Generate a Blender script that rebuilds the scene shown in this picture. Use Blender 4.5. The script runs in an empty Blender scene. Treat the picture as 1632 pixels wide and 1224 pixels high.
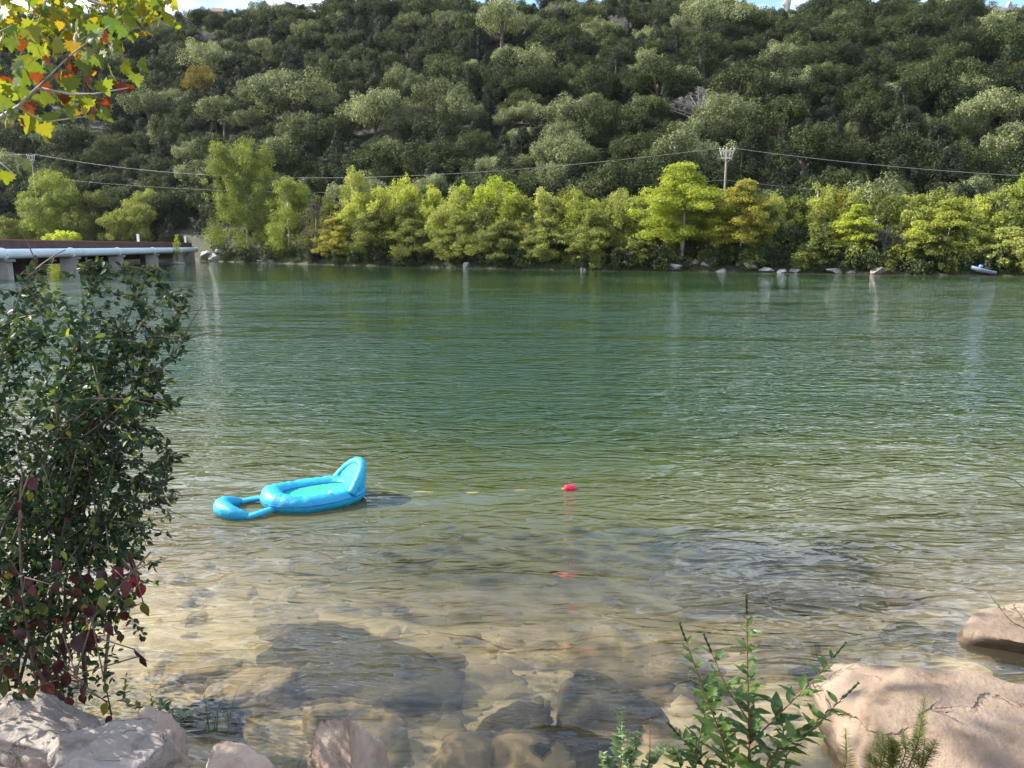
import bpy, bmesh, math, random
import numpy as np
from mathutils import Vector, Matrix

# ------------------------------------------------------------------ camera, sky, sun, exposure
sc = bpy.context.scene
COL = sc.collection
CAM_Z = 2.9
PITCH = math.atan2(220.0, 1223.0)
cam_d = bpy.data.cameras.new('camera'); cam = bpy.data.objects.new('camera', cam_d); COL.objects.link(cam)
cam_d.sensor_width = 36.0; cam_d.lens = 36.0*1223.0/1632.0
cam_d.clip_start = 0.05; cam_d.clip_end = 5000
cam.location = (0, 0, CAM_Z); cam.rotation_euler = (math.pi/2 - PITCH, 0, 0)
sc.camera = cam

SUN_AZ, SUN_EL = -74.0, 36.0            # degrees; azimuth measured from +Y towards +X
world = bpy.data.worlds.new('World'); sc.world = world; world.use_nodes = True
wn = world.node_tree.nodes; wl = world.node_tree.links; wn.clear()
w_out = wn.new('ShaderNodeOutputWorld'); w_bg = wn.new('ShaderNodeBackground'); w_sky = wn.new('ShaderNodeTexSky')
w_sky.sky_type = 'NISHITA'; w_sky.sun_disc = False
w_sky.sun_elevation = math.radians(SUN_EL); w_sky.sun_rotation = math.radians(SUN_AZ)
w_sky.air_density = 1.0; w_sky.dust_density = 0.3; w_sky.ozone_density = 3.0
w_bg.inputs['Strength'].default_value = 0.12
# scattered fair weather clouds all round the sky
w_tc = wn.new('ShaderNodeTexCoord'); w_mp = wn.new('ShaderNodeMapping'); w_mp.inputs['Scale'].default_value = (1.6, 1.6, 4.5)
w_n = wn.new('ShaderNodeTexNoise'); w_n.inputs['Scale'].default_value = 1.7; w_n.inputs['Detail'].default_value = 7.0; w_n.inputs['Roughness'].default_value = 0.55
w_r = wn.new('ShaderNodeValToRGB'); w_r.color_ramp.elements[0].position = 0.45; w_r.color_ramp.elements[1].position = 0.67
w_mix = wn.new('ShaderNodeMix'); w_mix.data_type = 'RGBA'; w_mix.inputs[7].default_value = (12.5, 12.8, 13.4, 1)
w_f = wn.new('ShaderNodeMath'); w_f.operation = 'MULTIPLY'; w_f.inputs[1].default_value = 0.85
wl.new(w_tc.outputs['Generated'], w_mp.inputs[0]); wl.new(w_mp.outputs[0], w_n.inputs['Vector']); wl.new(w_n.outputs['Fac'], w_r.inputs[0])
wl.new(w_r.outputs[0], w_f.inputs[0]); wl.new(w_f.outputs[0], w_mix.inputs[0]); wl.new(w_sky.outputs[0], w_mix.inputs[6])
wl.new(w_mix.outputs[2], w_bg.inputs[0]); wl.new(w_bg.outputs[0], w_out.inputs[0])
sun_d = bpy.data.lights.new('sun', 'SUN'); sun = bpy.data.objects.new('sun', sun_d); COL.objects.link(sun)
sun_d.energy = 5.0; sun_d.angle = math.radians(0.53); sun_d.color = (1.0, 0.93, 0.80)
_a, _e = math.radians(SUN_AZ), math.radians(SUN_EL)
SUN_DIR = Vector((math.sin(_a)*math.cos(_e), math.cos(_a)*math.cos(_e), math.sin(_e)))
sun.rotation_euler = (-SUN_DIR).to_track_quat('-Z', 'Y').to_euler()
sun.location = SUN_DIR*60
sc.view_settings.view_transform = 'Standard'; sc.view_settings.look = 'None'
sc.view_settings.gamma = 1.0; sc.view_settings.use_curve_mapping = False
sc.view_settings.exposure = 1.42
sc.render.engine = 'CYCLES'
cy = sc.cycles
cy.use_denoising = True
cy.max_bounces = 6; cy.diffuse_bounces = 3; cy.glossy_bounces = 3; cy.transmission_bounces = 4; cy.transparent_max_bounces = 12
cy.caustics_reflective = False; cy.caustics_refractive = False
cy.sample_clamp_indirect = 5.0; cy.sample_clamp_direct = 0.0

# ------------------------------------------------------------------ helpers
rng = np.random.default_rng(7)
CP, SP = math.cos(PITCH), math.sin(PITCH)

def ray(px, py):
    u = (px-816.0)/1223.0; v = (612.0-py)/1223.0
    d = np.array((u, CP + v*SP, -SP + v*CP))
    return d/d[1]
def at(px, py, Y):
    return np.array((0, 0, CAM_Z)) + ray(px, py)*Y
def on_z(px, py, z=0.0):
    d = ray(px, py); return np.array((0, 0, CAM_Z)) + d*((z-CAM_Z)/d[2])

def _hash(ix, iy, iz):
    h = (ix*374761393 + iy*668265263 + iz*1274126177) & 0xffffffff
    h = ((h ^ (h >> 13))*1274126177) & 0xffffffff
    return ((h ^ (h >> 16)) & 0xffff)/65535.0
def vnoise(p):
    p = np.asarray(p, dtype=np.float64) + 1000.0
    i = np.floor(p).astype(np.int64); f = p - i; f = f*f*(3-2*f)
    r = 0
    for dx in (0, 1):
        for dy in (0, 1):
            for dz in (0, 1):
                w = (f[..., 0] if dx else 1-f[..., 0])*(f[..., 1] if dy else 1-f[..., 1])*(f[..., 2] if dz else 1-f[..., 2])
                r = r + w*_hash(i[..., 0]+dx, i[..., 1]+dy, i[..., 2]+dz)
    return r*2-1
def fbm(p, o=4):
    r = 0; a = 1.0; p = np.asarray(p, float)
    for k in range(o):
        r = r + a*vnoise(p*(2.03**k) + 17.3*k); a *= 0.5
    return r
def smooth(a, b, x):
    t = np.clip((x-a)/(b-a), 0, 1); return t*t*(3-2*t)

def make_mesh(name, V, F, mats=(), tint=None, vattr=None, shade=True, matidx=None):
    V = np.asarray(V, dtype=np.float32); F = np.asarray(F, dtype=np.int32)
    k = F.shape[1]; me = bpy.data.meshes.new(name)
    me.vertices.add(len(V)); me.vertices.foreach_set('co', V.ravel())
    me.loops.add(F.size); me.loops.foreach_set('vertex_index', F.ravel())
    me.polygons.add(len(F)); me.polygons.foreach_set('loop_start', np.arange(0, F.size, k, dtype=np.int32))
    me.polygons.foreach_set('use_smooth', np.full(len(F), bool(shade)))
    if matidx is not None: me.polygons.foreach_set('material_index', np.asarray(matidx, dtype=np.int32))
    if tint is not None:
        a = me.attributes.new('tint', 'FLOAT', 'FACE'); a.data.foreach_set('value', np.asarray(tint, dtype=np.float32))
    if vattr:
        for n, v in vattr.items():
            a = me.attributes.new(n, 'FLOAT', 'POINT'); a.data.foreach_set('value', np.asarray(v, dtype=np.float32))
    for m in (mats if isinstance(mats, (list, tuple)) else [mats]): me.materials.append(m)
    me.update(calc_edges=True); me.validate()
    return me
def link(name, me, parent=None, loc=None):
    o = bpy.data.objects.new(name, me); COL.objects.link(o)
    if parent is not None: o.parent = parent
    if loc is not None: o.location = loc
    return o
def tag(o, label=None, cat=None, group=None, kind=None):
    if label: o['label'] = label
    if cat: o['category'] = cat
    if group: o['group'] = group
    if kind: o['kind'] = kind
    return o
def thing(name, loc, label, cat, group=None, rz=0.0):
    o = bpy.data.objects.new(name, None); COL.objects.link(o)
    o.location = loc; o.rotation_euler = (0, 0, rz); o.empty_display_size = 0.2
    return tag(o, label, cat, group)

class MB:
    """collects pieces with one face size after triangulating"""
    def __init__(s): s.V = []; s.F = []; s.T = []; s.n = 0
    def add(s, V, F, t=0.5):
        V = np.asarray(V, float); F = np.asarray(F, int)
        if F.shape[1] == 4: F = np.concatenate([F[:, [0, 1, 2]], F[:, [0, 2, 3]]])
        s.V.append(V); s.F.append(F + s.n); s.T.append(np.full(len(F), t)); s.n += len(V)
        return s
    def mesh(s, name, mat, shade=True):
        return make_mesh(name, np.concatenate(s.V), np.concatenate(s.F), mat, np.concatenate(s.T), shade=shade)
    def box(s, c, d, rz=0.0, t=0.5):
        x, y, z = np.array(d)/2.0
        V = np.array([(-x,-y,-z),(x,-y,-z),(x,y,-z),(-x,y,-z),(-x,-y,z),(x,-y,z),(x,y,z),(-x,y,z)])
        cz, sz = math.cos(rz), math.sin(rz)
        V = V @ np.array([(cz, sz, 0), (-sz, cz, 0), (0, 0, 1)]) + np.array(c)
        F = [(0,3,2,1),(4,5,6,7),(0,1,5,4),(1,2,6,5),(2,3,7,6),(3,0,4,7)]
        return s.add(V, F, t)
    def tube(s, P, R, n=6, t=0.5, closed=False):
        V, F = tube(P, R, n, closed); return s.add(V, F, t)

def tube(P, R, n=6, closed=False, flat=1.0):
    P = np.asarray(P, float); m = len(P); R = np.broadcast_to(np.asarray(R, float), (m,))
    T = np.roll(P, -1, 0) - np.roll(P, 1, 0) if closed else np.gradient(P, axis=0)
    T /= np.linalg.norm(T, axis=1, keepdims=True) + 1e-9
    ref = np.array((0, 0, 1.0)) if abs(T[:, 2]).mean() < 0.8 else np.array((1.0, 0, 0))
    A = np.cross(T, ref); A /= np.linalg.norm(A, axis=1, keepdims=True) + 1e-9
    B = np.cross(A, T)
    th = np.linspace(0, 2*math.pi, n, endpoint=False)
    V = P[:, None] + R[:, None, None]*(A[:, None]*np.cos(th)[None, :, None] + flat*B[:, None]*np.sin(th)[None, :, None])
    V = V.reshape(-1, 3); F = []
    for i in range(m if closed else m-1):
        j = (i+1) % m
        for k in range(n):
            F.append((i*n+k, i*n+(k+1) % n, j*n+(k+1) % n, j*n+k))
    F = np.array(F)
    if not closed:
        V = np.concatenate([V, P[:1], P[-1:]]); c0, c1 = len(V)-2, len(V)-1
        caps = [(c0, (k+1) % n, k, k) for k in range(n)] + [(c1, (m-1)*n+k, (m-1)*n+(k+1) % n, (m-1)*n+(k+1) % n) for k in range(n)]
        F = np.concatenate([F, np.array(caps)])
    return V, F
def bez(p0, p1, p2, n=8):
    t = np.linspace(0, 1, n)[:, None]
    return (1-t)**2*np.asarray(p0, float) + 2*t*(1-t)*np.asarray(p1, float) + t*t*np.asarray(p2, float)
def unit(v):
    v = np.asarray(v, float); return v/(np.linalg.norm(v, axis=-1, keepdims=True) + 1e-9)

# ------------------------------------------------------------------ materials
def mat_new(name):
    m = bpy.data.materials.new(name); m.use_nodes = True
    nt = m.node_tree; nt.nodes.clear(); out = nt.nodes.new('ShaderNodeOutputMaterial')
    return m, nt, out
def N(nt, t, **kw):
    n = nt.nodes.new(t)
    for k, v in kw.items():
        if k in n.inputs: n.inputs[k].default_value = v
        else: setattr(n, k, v)
    return n
def ramp(nt, fac, stops):
    r = nt.nodes.new('ShaderNodeValToRGB'); e = r.color_ramp.elements
    while len(e) < len(stops): e.new(0.5)
    for i, (p, c) in enumerate(stops):
        e[i].position = p; e[i].color = (*c, 1) if len(c) == 3 else c
    if fac is not None: nt.links.new(fac, r.inputs[0])
    return r
def math_n(nt, op, a, b=None, clamp=False):
    n = nt.nodes.new('ShaderNodeMath'); n.operation = op; n.use_clamp = clamp
    for i, x in enumerate((a, b)):
        if x is None: continue
        if isinstance(x, (int, float)): n.inputs[i].default_value = x
        else: nt.links.new(x, n.inputs[i])
    return n.outputs[0]

def leaf_mat(name, stops, trans=0.4, rough=0.6, spec=0.12, vvar=0.25, warm=(1.15, 1.1, 0.6)):
    m, nt, out = mat_new(name); L = nt.links.new
    at_ = N(nt, 'ShaderNodeAttribute', attribute_name='tint')
    oi = N(nt, 'ShaderNodeObjectInfo')
    f = math_n(nt, 'ADD', at_.outputs['Fac'], math_n(nt, 'MULTIPLY', math_n(nt, 'SUBTRACT', oi.outputs['Random'], 0.5), vvar), True)
    r = ramp(nt, f, stops)
    hs = N(nt, 'ShaderNodeHueSaturation'); L(r.outputs[0], hs.inputs['Color'])
    L(math_n(nt, 'ADD', math_n(nt, 'MULTIPLY', oi.outputs['Random'], vvar*1.4), 1-vvar*0.7), hs.inputs['Value'])
    p = N(nt, 'ShaderNodeBsdfPrincipled', Roughness=rough); p.inputs['Specular IOR Level'].default_value = spec
    L(hs.outputs[0], p.inputs['Base Color'])
    mx = N(nt, 'ShaderNodeMix', data_type='RGBA', blend_type='MULTIPLY'); mx.inputs[0].default_value = 1.0
    L(hs.outputs[0], mx.inputs[6]); mx.inputs[7].default_value = (*warm, 1)
    tr = N(nt, 'ShaderNodeBsdfTranslucent'); L(mx.outputs[2], tr.inputs['Color'])
    ms = N(nt, 'ShaderNodeMixShader'); ms.inputs[0].default_value = trans
    L(p.outputs[0], ms.inputs[1]); L(tr.outputs[0], ms.inputs[2]); L(ms.outputs[0], out.inputs[0])
    return m

def noise_mat(name, stops, scale=3.0, detail=8.0, rough=0.8, bump=0.3, bscale=12.0, bdist=0.02, spec=0.3, stretch=(1, 1, 1), coord='Object', extra=None):
    m, nt, out = mat_new(name); L = nt.links.new
    tc = N(nt, 'ShaderNodeTexCoord'); mp = N(nt, 'ShaderNodeMapping'); mp.inputs['Scale'].default_value = stretch
    L(tc.outputs[coord], mp.inputs[0])
    n1 = N(nt, 'ShaderNodeTexNoise', Scale=scale, Detail=detail, Roughness=0.6); L(mp.outputs[0], n1.inputs['Vector'])
    r = ramp(nt, n1.outputs['Fac'], stops)
    n2 = N(nt, 'ShaderNodeTexNoise', Scale=bscale, Detail=8.0, Roughness=0.65); L(mp.outputs[0], n2.inputs['Vector'])
    b = N(nt, 'ShaderNodeBump', Strength=bump, Distance=bdist); L(n2.outputs['Fac'], b.inputs['Height'])
    p = N(nt, 'ShaderNodeBsdfPrincipled', Roughness=rough); p.inputs['Specular IOR Level'].default_value = spec
    L(r.outputs[0], p.inputs['Base Color']); L(b.outputs[0], p.inputs['Normal']); L(p.outputs[0], out.inputs[0])
    if extra: extra(nt, p, r, mp, b)
    return m
def plain(name, col, rough=0.5, spec=0.4, var=0.12, scale=6.0, bump=0.1):
    c = np.array(col); return noise_mat(name, [(0.3, tuple(c*(1-var))), (0.7, tuple(np.minimum(c*(1+var), 1)))], scale, 5.0, rough, bump, scale*4, 0.01, spec)

M = {}
M['bark'] = noise_mat('bark', [(0.3, (0.06, 0.045, 0.035)), (0.7, (0.16, 0.13, 0.11))], 4, 6, 0.9, 0.6, 10, 0.04, stretch=(3, 3, 0.6))
M['pale_bark'] = noise_mat('pale_bark', [(0.3, (0.20, 0.18, 0.16)), (0.7, (0.42, 0.39, 0.36))], 3, 6, 0.9, 0.5, 9, 0.04, stretch=(3, 3, 0.5))
M['stem'] = plain('stem', (0.10, 0.09, 0.045), 0.7)
M['twig'] = plain('twig', (0.12, 0.085, 0.065), 0.8)
M['red_stem'] = plain('red_stem', (0.16, 0.06, 0.05), 0.6)
M['oak'] = leaf_mat('oak_leaves', [(0.0, (0.013, 0.024, 0.009)), (0.5, (0.036, 0.052, 0.018)), (1.0, (0.11, 0.135, 0.048))], 0.18, 0.6, 0.12)
M['oak_pale'] = leaf_mat('pale_oak_leaves', [(0.0, (0.06, 0.08, 0.035)), (0.5, (0.17, 0.195, 0.09)), (1.0, (0.34, 0.36, 0.19))], 0.2, 0.6, 0.12)
M['juniper'] = leaf_mat('juniper_leaves', [(0.0, (0.010, 0.019, 0.010)), (0.5, (0.021, 0.034, 0.015)), (1.0, (0.050, 0.066, 0.026))], 0.15, 0.6, 0.2)
M['autumn'] = leaf_mat('autumn_leaves', [(0.0, (0.09, 0.085, 0.025)), (0.5, (0.16, 0.135, 0.03)), (1.0, (0.24, 0.18, 0.035))], 0.35)
M['grey_twigs'] = leaf_mat('grey_twigs', [(0.0, (0.11, 0.10, 0.10)), (0.5, (0.18, 0.165, 0.16)), (1.0, (0.28, 0.26, 0.25))], 0.15, 0.8, 0.1, warm=(1, 1, 1))
M['yellow'] = leaf_mat('yellow_green_leaves', [(0.0, (0.16, 0.215, 0.04)), (0.5, (0.31, 0.375, 0.06)), (1.0, (0.50, 0.54, 0.11))], 0.55, 0.55, 0.2, 0.3, (1.25, 1.15, 0.5))
M['olive'] = leaf_mat('olive_leaves', [(0.0, (0.075, 0.095, 0.028)), (0.5, (0.155, 0.18, 0.045)), (1.0, (0.27, 0.29, 0.075))], 0.42, 0.55, 0.2, 0.3)
M['lime'] = leaf_mat('pale_lime_leaves', [(0.0, (0.13, 0.155, 0.045)), (0.5, (0.25, 0.28, 0.075)), (1.0, (0.40, 0.42, 0.13))], 0.5, 0.55, 0.2, 0.3)
M['gold'] = leaf_mat('golden_leaves', [(0.0, (0.155, 0.185, 0.04)), (0.5, (0.30, 0.34, 0.065)), (1.0, (0.48, 0.50, 0.12))], 0.52, 0.55, 0.2, 0.3)
M['rust'] = leaf_mat('rust_leaves', [(0.0, (0.12, 0.115, 0.03)), (0.5, (0.23, 0.215, 0.04)), (1.0, (0.38, 0.36, 0.06))], 0.45, 0.55, 0.2, 0.2)
M['green'] = leaf_mat('fresh_green_leaves', [(0.0, (0.12, 0.16, 0.04)), (0.5, (0.22, 0.275, 0.055)), (1.0, (0.36, 0.40, 0.08))], 0.45, 0.5, 0.25, 0.3)
M['dark_shrub'] = leaf_mat('dark_shrub_leaves', [(0.0, (0.020, 0.035, 0.016)), (0.5, (0.040, 0.060, 0.022)), (1.0, (0.075, 0.10, 0.03))], 0.3, 0.55, 0.25, 0.2)
M['bush'] = leaf_mat('bush_leaves', [(0.0, (0.018, 0.040, 0.022)), (0.6, (0.040, 0.075, 0.032)), (0.85, (0.10, 0.14, 0.03)), (1.0, (0.30, 0.30, 0.03))], 0.35, 0.5, 0.25, 0.15, (1.5, 1.5, 0.5))
M['syc'] = leaf_mat('sycamore_leaves', [(0.0, (0.075, 0.018, 0.010)), (0.18, (0.14, 0.035, 0.012)), (0.30, (0.18, 0.115, 0.015)), (0.5, (0.19, 0.19, 0.02)), (0.75, (0.11, 0.155, 0.022)), (1.0, (0.045, 0.09, 0.022))], 0.55, 0.45, 0.3, 0.06, (1.6, 1.4, 0.5))
M['creeper'] = leaf_mat('creeper_leaves', [(0.0, (0.030, 0.010, 0.012)), (0.4, (0.045, 0.012, 0.012)), (0.65, (0.085, 0.008, 0.014)), (0.8, (0.05, 0.07, 0.02)), (1.0, (0.16, 0.18, 0.025))], 0.4, 0.4, 0.4, 0.1, (1.5, 1.0, 0.6))
M['weed'] = leaf_mat('weed_leaves', [(0.0, (0.035, 0.075, 0.020)), (0.5, (0.070, 0.125, 0.030)), (1.0, (0.14, 0.20, 0.045))], 0.4, 0.42, 0.4, 0.2, (1.5, 1.5, 0.5))
M['pale_weed'] = leaf_mat('pale_weed_leaves', [(0.0, (0.10, 0.15, 0.075)), (0.5, (0.16, 0.22, 0.11)), (1.0, (0.26, 0.32, 0.16))], 0.35, 0.5, 0.3, 0.2, (1.3, 1.4, 0.7))
M['grass'] = leaf_mat('grass_blades', [(0.0, (0.09, 0.12, 0.03)), (0.6, (0.17, 0.20, 0.05)), (1.0, (0.32, 0.28, 0.12))], 0.4, 0.5, 0.3, 0.2, (1.4, 1.4, 0.5))
M['reed'] = leaf_mat('reed_blades', [(0.0, (0.035, 0.055, 0.02)), (0.6, (0.065, 0.085, 0.03)), (1.0, (0.11, 0.12, 0.05))], 0.3, 0.6, 0.2, 0.2)

def pits(nt, p, r, mp, b):
    L = nt.links.new
    v = N(nt, 'ShaderNodeTexVoronoi', Scale=7.0); L(mp.outputs[0], v.inputs['Vector'])
    rr = ramp(nt, v.outputs['Distance'], [(0.05, (0, 0, 0)), (0.22, (1, 1, 1))])
    b2 = N(nt, 'ShaderNodeBump', Strength=0.35, Distance=0.03); L(rr.outputs[0], b2.inputs['Height']); L(b.outputs[0], b2.inputs['Normal']); L(b2.outputs[0], p.inputs['Normal'])
def cracks(nt, p, r, mp, b):
    L = nt.links.new
    nz = N(nt, 'ShaderNodeTexNoise', Scale=2.2, Detail=5.0); L(mp.outputs[0], nz.inputs['Vector'])
    ad = N(nt, 'ShaderNodeMix', data_type='RGBA', blend_type='ADD'); ad.inputs[0].default_value = 0.7; L(mp.outputs[0], ad.inputs[6]); L(nz.outputs['Color'], ad.inputs[7])
    v = N(nt, 'ShaderNodeTexVoronoi', Scale=1.5, feature='DISTANCE_TO_EDGE'); L(ad.outputs[2], v.inputs['Vector'])
    cr = ramp(nt, v.outputs['Distance'], [(0.0, (0.0,)*3), (0.035, (1.0,)*3)])
    sel = ramp(nt, nz.outputs['Fac'], [(0.46, (1.0,)*3), (0.56, (0.0,)*3)])
    k = math_n(nt, 'MAXIMUM', cr.outputs[0], sel.outputs[0])
    b2 = N(nt, 'ShaderNodeBump', Strength=0.9, Distance=0.03); L(k, b2.inputs['Height']); L(b.outputs[0], b2.inputs['Normal']); L(b2.outputs[0], p.inputs['Normal'])
    g = N(nt, 'ShaderNodeNewGeometry'); sx = N(nt, 'ShaderNodeSeparateXYZ'); L(g.outputs['Position'], sx.inputs[0])
    wz = math_n(nt, 'ADD', sx.outputs['Z'], math_n(nt, 'MULTIPLY', nz.outputs['Fac'], 0.08))
    wet = ramp(nt, wz, [(0.07, (0.42, 0.40, 0.36)), (0.13, (1, 1, 1))])
    m1 = N(nt, 'ShaderNodeMix', data_type='RGBA', blend_type='MULTIPLY'); m1.inputs[0].default_value = 1.0; L(r.outputs[0], m1.inputs[6]); L(wet.outputs[0], m1.inputs[7])
    st = N(nt, 'ShaderNodeTexNoise', Scale=4.5, Detail=6.0, Roughness=0.7); L(mp.outputs[0], st.inputs['Vector'])
    sr = ramp(nt, st.outputs['Fac'], [(0.34, (0.55, 0.50, 0.45)), (0.46, (1, 1, 1))])
    m2 = N(nt, 'ShaderNodeMix', data_type='RGBA', blend_type='MULTIPLY'); m2.inputs[0].default_value = 0.8; L(m1.outputs[2], m2.inputs[6]); L(sr.outputs[0], m2.inputs[7]); L(m2.outputs[2], p.inputs['Base Color'])
M['limestone'] = noise_mat('tan_limestone', [(0.25, (0.105, 0.074, 0.052)), (0.40, (0.19, 0.138, 0.10)), (0.58, (0.27, 0.205, 0.153)), (0.8, (0.345, 0.275, 0.213))], 1.6, 10, 0.85, 0.9, 11, 0.03, extra=cracks)
M['pink_rock'] = noise_mat('pitted_pink_rock', [(0.3, (0.25, 0.175, 0.13)), (0.5, (0.36, 0.275, 0.215)), (0.75, (0.47, 0.39, 0.32))], 3.5, 10, 0.9, 0.7, 16, 0.03, extra=pits)
M['grey_rock'] = noise_mat('grey_limestone', [(0.25, (0.16, 0.135, 0.115)), (0.5, (0.29, 0.25, 0.22)), (0.75, (0.42, 0.375, 0.335))], 2.2, 10, 0.9, 0.9, 12, 0.03, extra=cracks)
M['wet_rock'] = noise_mat('algae_rock', [(0.34, (0.020, 0.018, 0.015)), (0.52, (0.055, 0.044, 0.034)), (0.75, (0.17, 0.13, 0.085))], 2.4, 10, 0.8, 0.8, 12, 0.03)
M['gold_rock'] = noise_mat('golden_rock', [(0.25, (0.14, 0.10, 0.07)), (0.5, (0.29, 0.215, 0.14)), (0.75, (0.46, 0.35, 0.24))], 2.4, 10, 0.8, 0.8, 12, 0.03)
M['white_rock'] = noise_mat('pale_boulder', [(0.25, (0.17, 0.165, 0.155)), (0.5, (0.30, 0.29, 0.275)), (0.75, (0.46, 0.45, 0.42))], 1.2, 8, 0.9, 0.5, 4, 0.06)

# ------------------------------------------------------------------ terrain
_sh = np.array([on_z(px, py) for px, py in ((345, 416.5), (420, 419), (530, 422), (640, 424.5), (750, 427), (920, 430), (1100, 432), (1260, 434.5), (1400, 436.5), (1632, 439.5))])
SHX = np.concatenate([[-400, -130, -66], _sh[:, 0], [140, 400]]); SHY = np.concatenate([[230, 175, 158], _sh[:, 1], [72, 60]])
def far_shore(X): return np.interp(X, SHX, SHY)
def near_shore(X): return np.interp(X, [-60, -8, -4.0, -2.6, -1.6, -0.8, 0.5, 1.6, 2.6, 5, 60], [30, 8.0, 5.0, 4.35, 3.75, 3.35, 3.2, 3.3, 3.5, 4.2, 14])
def hill_base(X): return np.interp(X, [-400, -150, -100, -50, 0, 60, 120, 400], [260, 200, 182, 150, 117, 100, 92, 80])
def hill_crest(X): return np.interp(X, [-400, -200, -100, 0, 100, 200, 500], [340, 310, 292, 270, 262, 262, 280])
CR_PX = [-400, 250, 300, 345, 400, 480, 600, 900, 1150, 1220, 1265, 1310, 1420, 1450, 1500, 1560, 1632, 2000]
CR_Y = [0, 8, 22, 20, 14, 4, -4, -6, -6, 10, 12, -4, 0, 14, 22, 26, 26, 10]
def height(X, Y):
    X = np.asarray(X, float); Y = np.asarray(Y, float)
    P = np.stack([X, Y, 0*X], -1)
    n1 = fbm(P*0.9, 3); n2 = fbm(P*0.05, 4)
    s = Y - near_shore(X)                                  # >0 in the river
    bed = -(0.05 + 0.19*np.clip(s, 0, 2) + 0.30*np.clip(s-2, 0, 6) + 0.14*np.clip(s-8, 0, 18)) + 0.05*n1*smooth(0, 2, s)
    bank = 0.42*np.clip(-s, 0, 1.2) + 0.45*np.clip(-s-1.2, 0, 2) + 0.03*np.clip(-s-3.2, 0, 200) + 0.05*n1
    z = np.where(s > 0, bed, bank - 0.05)
    sf = Y - far_shore(X)
    far = np.where(sf < 0, np.maximum(0.28*sf, -4.5), 0.5*np.clip(sf, 0, 1.6) + 0.12*np.clip(sf-1.6, 0, 30) + 0.25*n2*np.clip(sf, 0, 1))
    z = np.where(sf > -16, np.where(sf < 0, np.maximum(z, far), far), z)
    hb, hc = hill_base(X), hill_crest(X)
    px = 816 + 1223*X/(0.93*hc)
    v = (612-np.interp(px, CR_PX, CR_Y))/1223.0
    tt = (v*CP - SP)/(CP + v*SP)
    zc = CAM_Z + tt*hc - 6.5
    t = (Y-hb)/(hc-hb); zb = 4.0
    hill = zb + (zc-zb)*(0.82*np.clip(t, 0, 1) + 0.18*smooth(0, 1, t)) + 2.0*n2*smooth(0.05, 0.4, t) - 0.25*np.clip(Y-hc, 0, 60) - 0.02*np.clip(Y-hc-60, 0, 900)
    return np.where(t > 0, np.maximum(hill, z), z)
def hit(px, py):
    d = ray(px, py); Y = np.arange(90, 330, 0.5)
    P = np.array((0, 0, CAM_Z)) + d[None]*Y[:, None]
    below = np.nonzero(P[:, 2] <= height(P[:, 0], P[:, 1]))[0]
    return P[below[0]] if len(below) else P[np.argmin(abs(Y-hill_crest(P[:, 0])))]

def lines(*seg):
    o = [np.arange(a, b, s) for a, b, s in seg]; return np.unique(np.concatenate(o))
gx = lines((-1500, -240, 60), (-240, -30, 3), (-30, -8, 0.8), (-8, 8, 0.14), (8, 30, 0.8), (30, 240, 3), (240, 1501, 60))
gy = lines((-400, -40, 40), (-40, 1, 2.5), (1, 13, 0.13), (13, 72, 2), (72, 185, 1.0), (185, 330, 4), (330, 2200, 90))
GX, GY = np.meshgrid(gx, gy); GZ = height(GX, GY)
idx = np.arange(GX.size).reshape(GX.shape)
GF = np.stack([idx[:-1, :-1].ravel(), idx[:-1, 1:].ravel(), idx[1:, 1:].ravel(), idx[1:, :-1].ravel()], -1)

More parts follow.
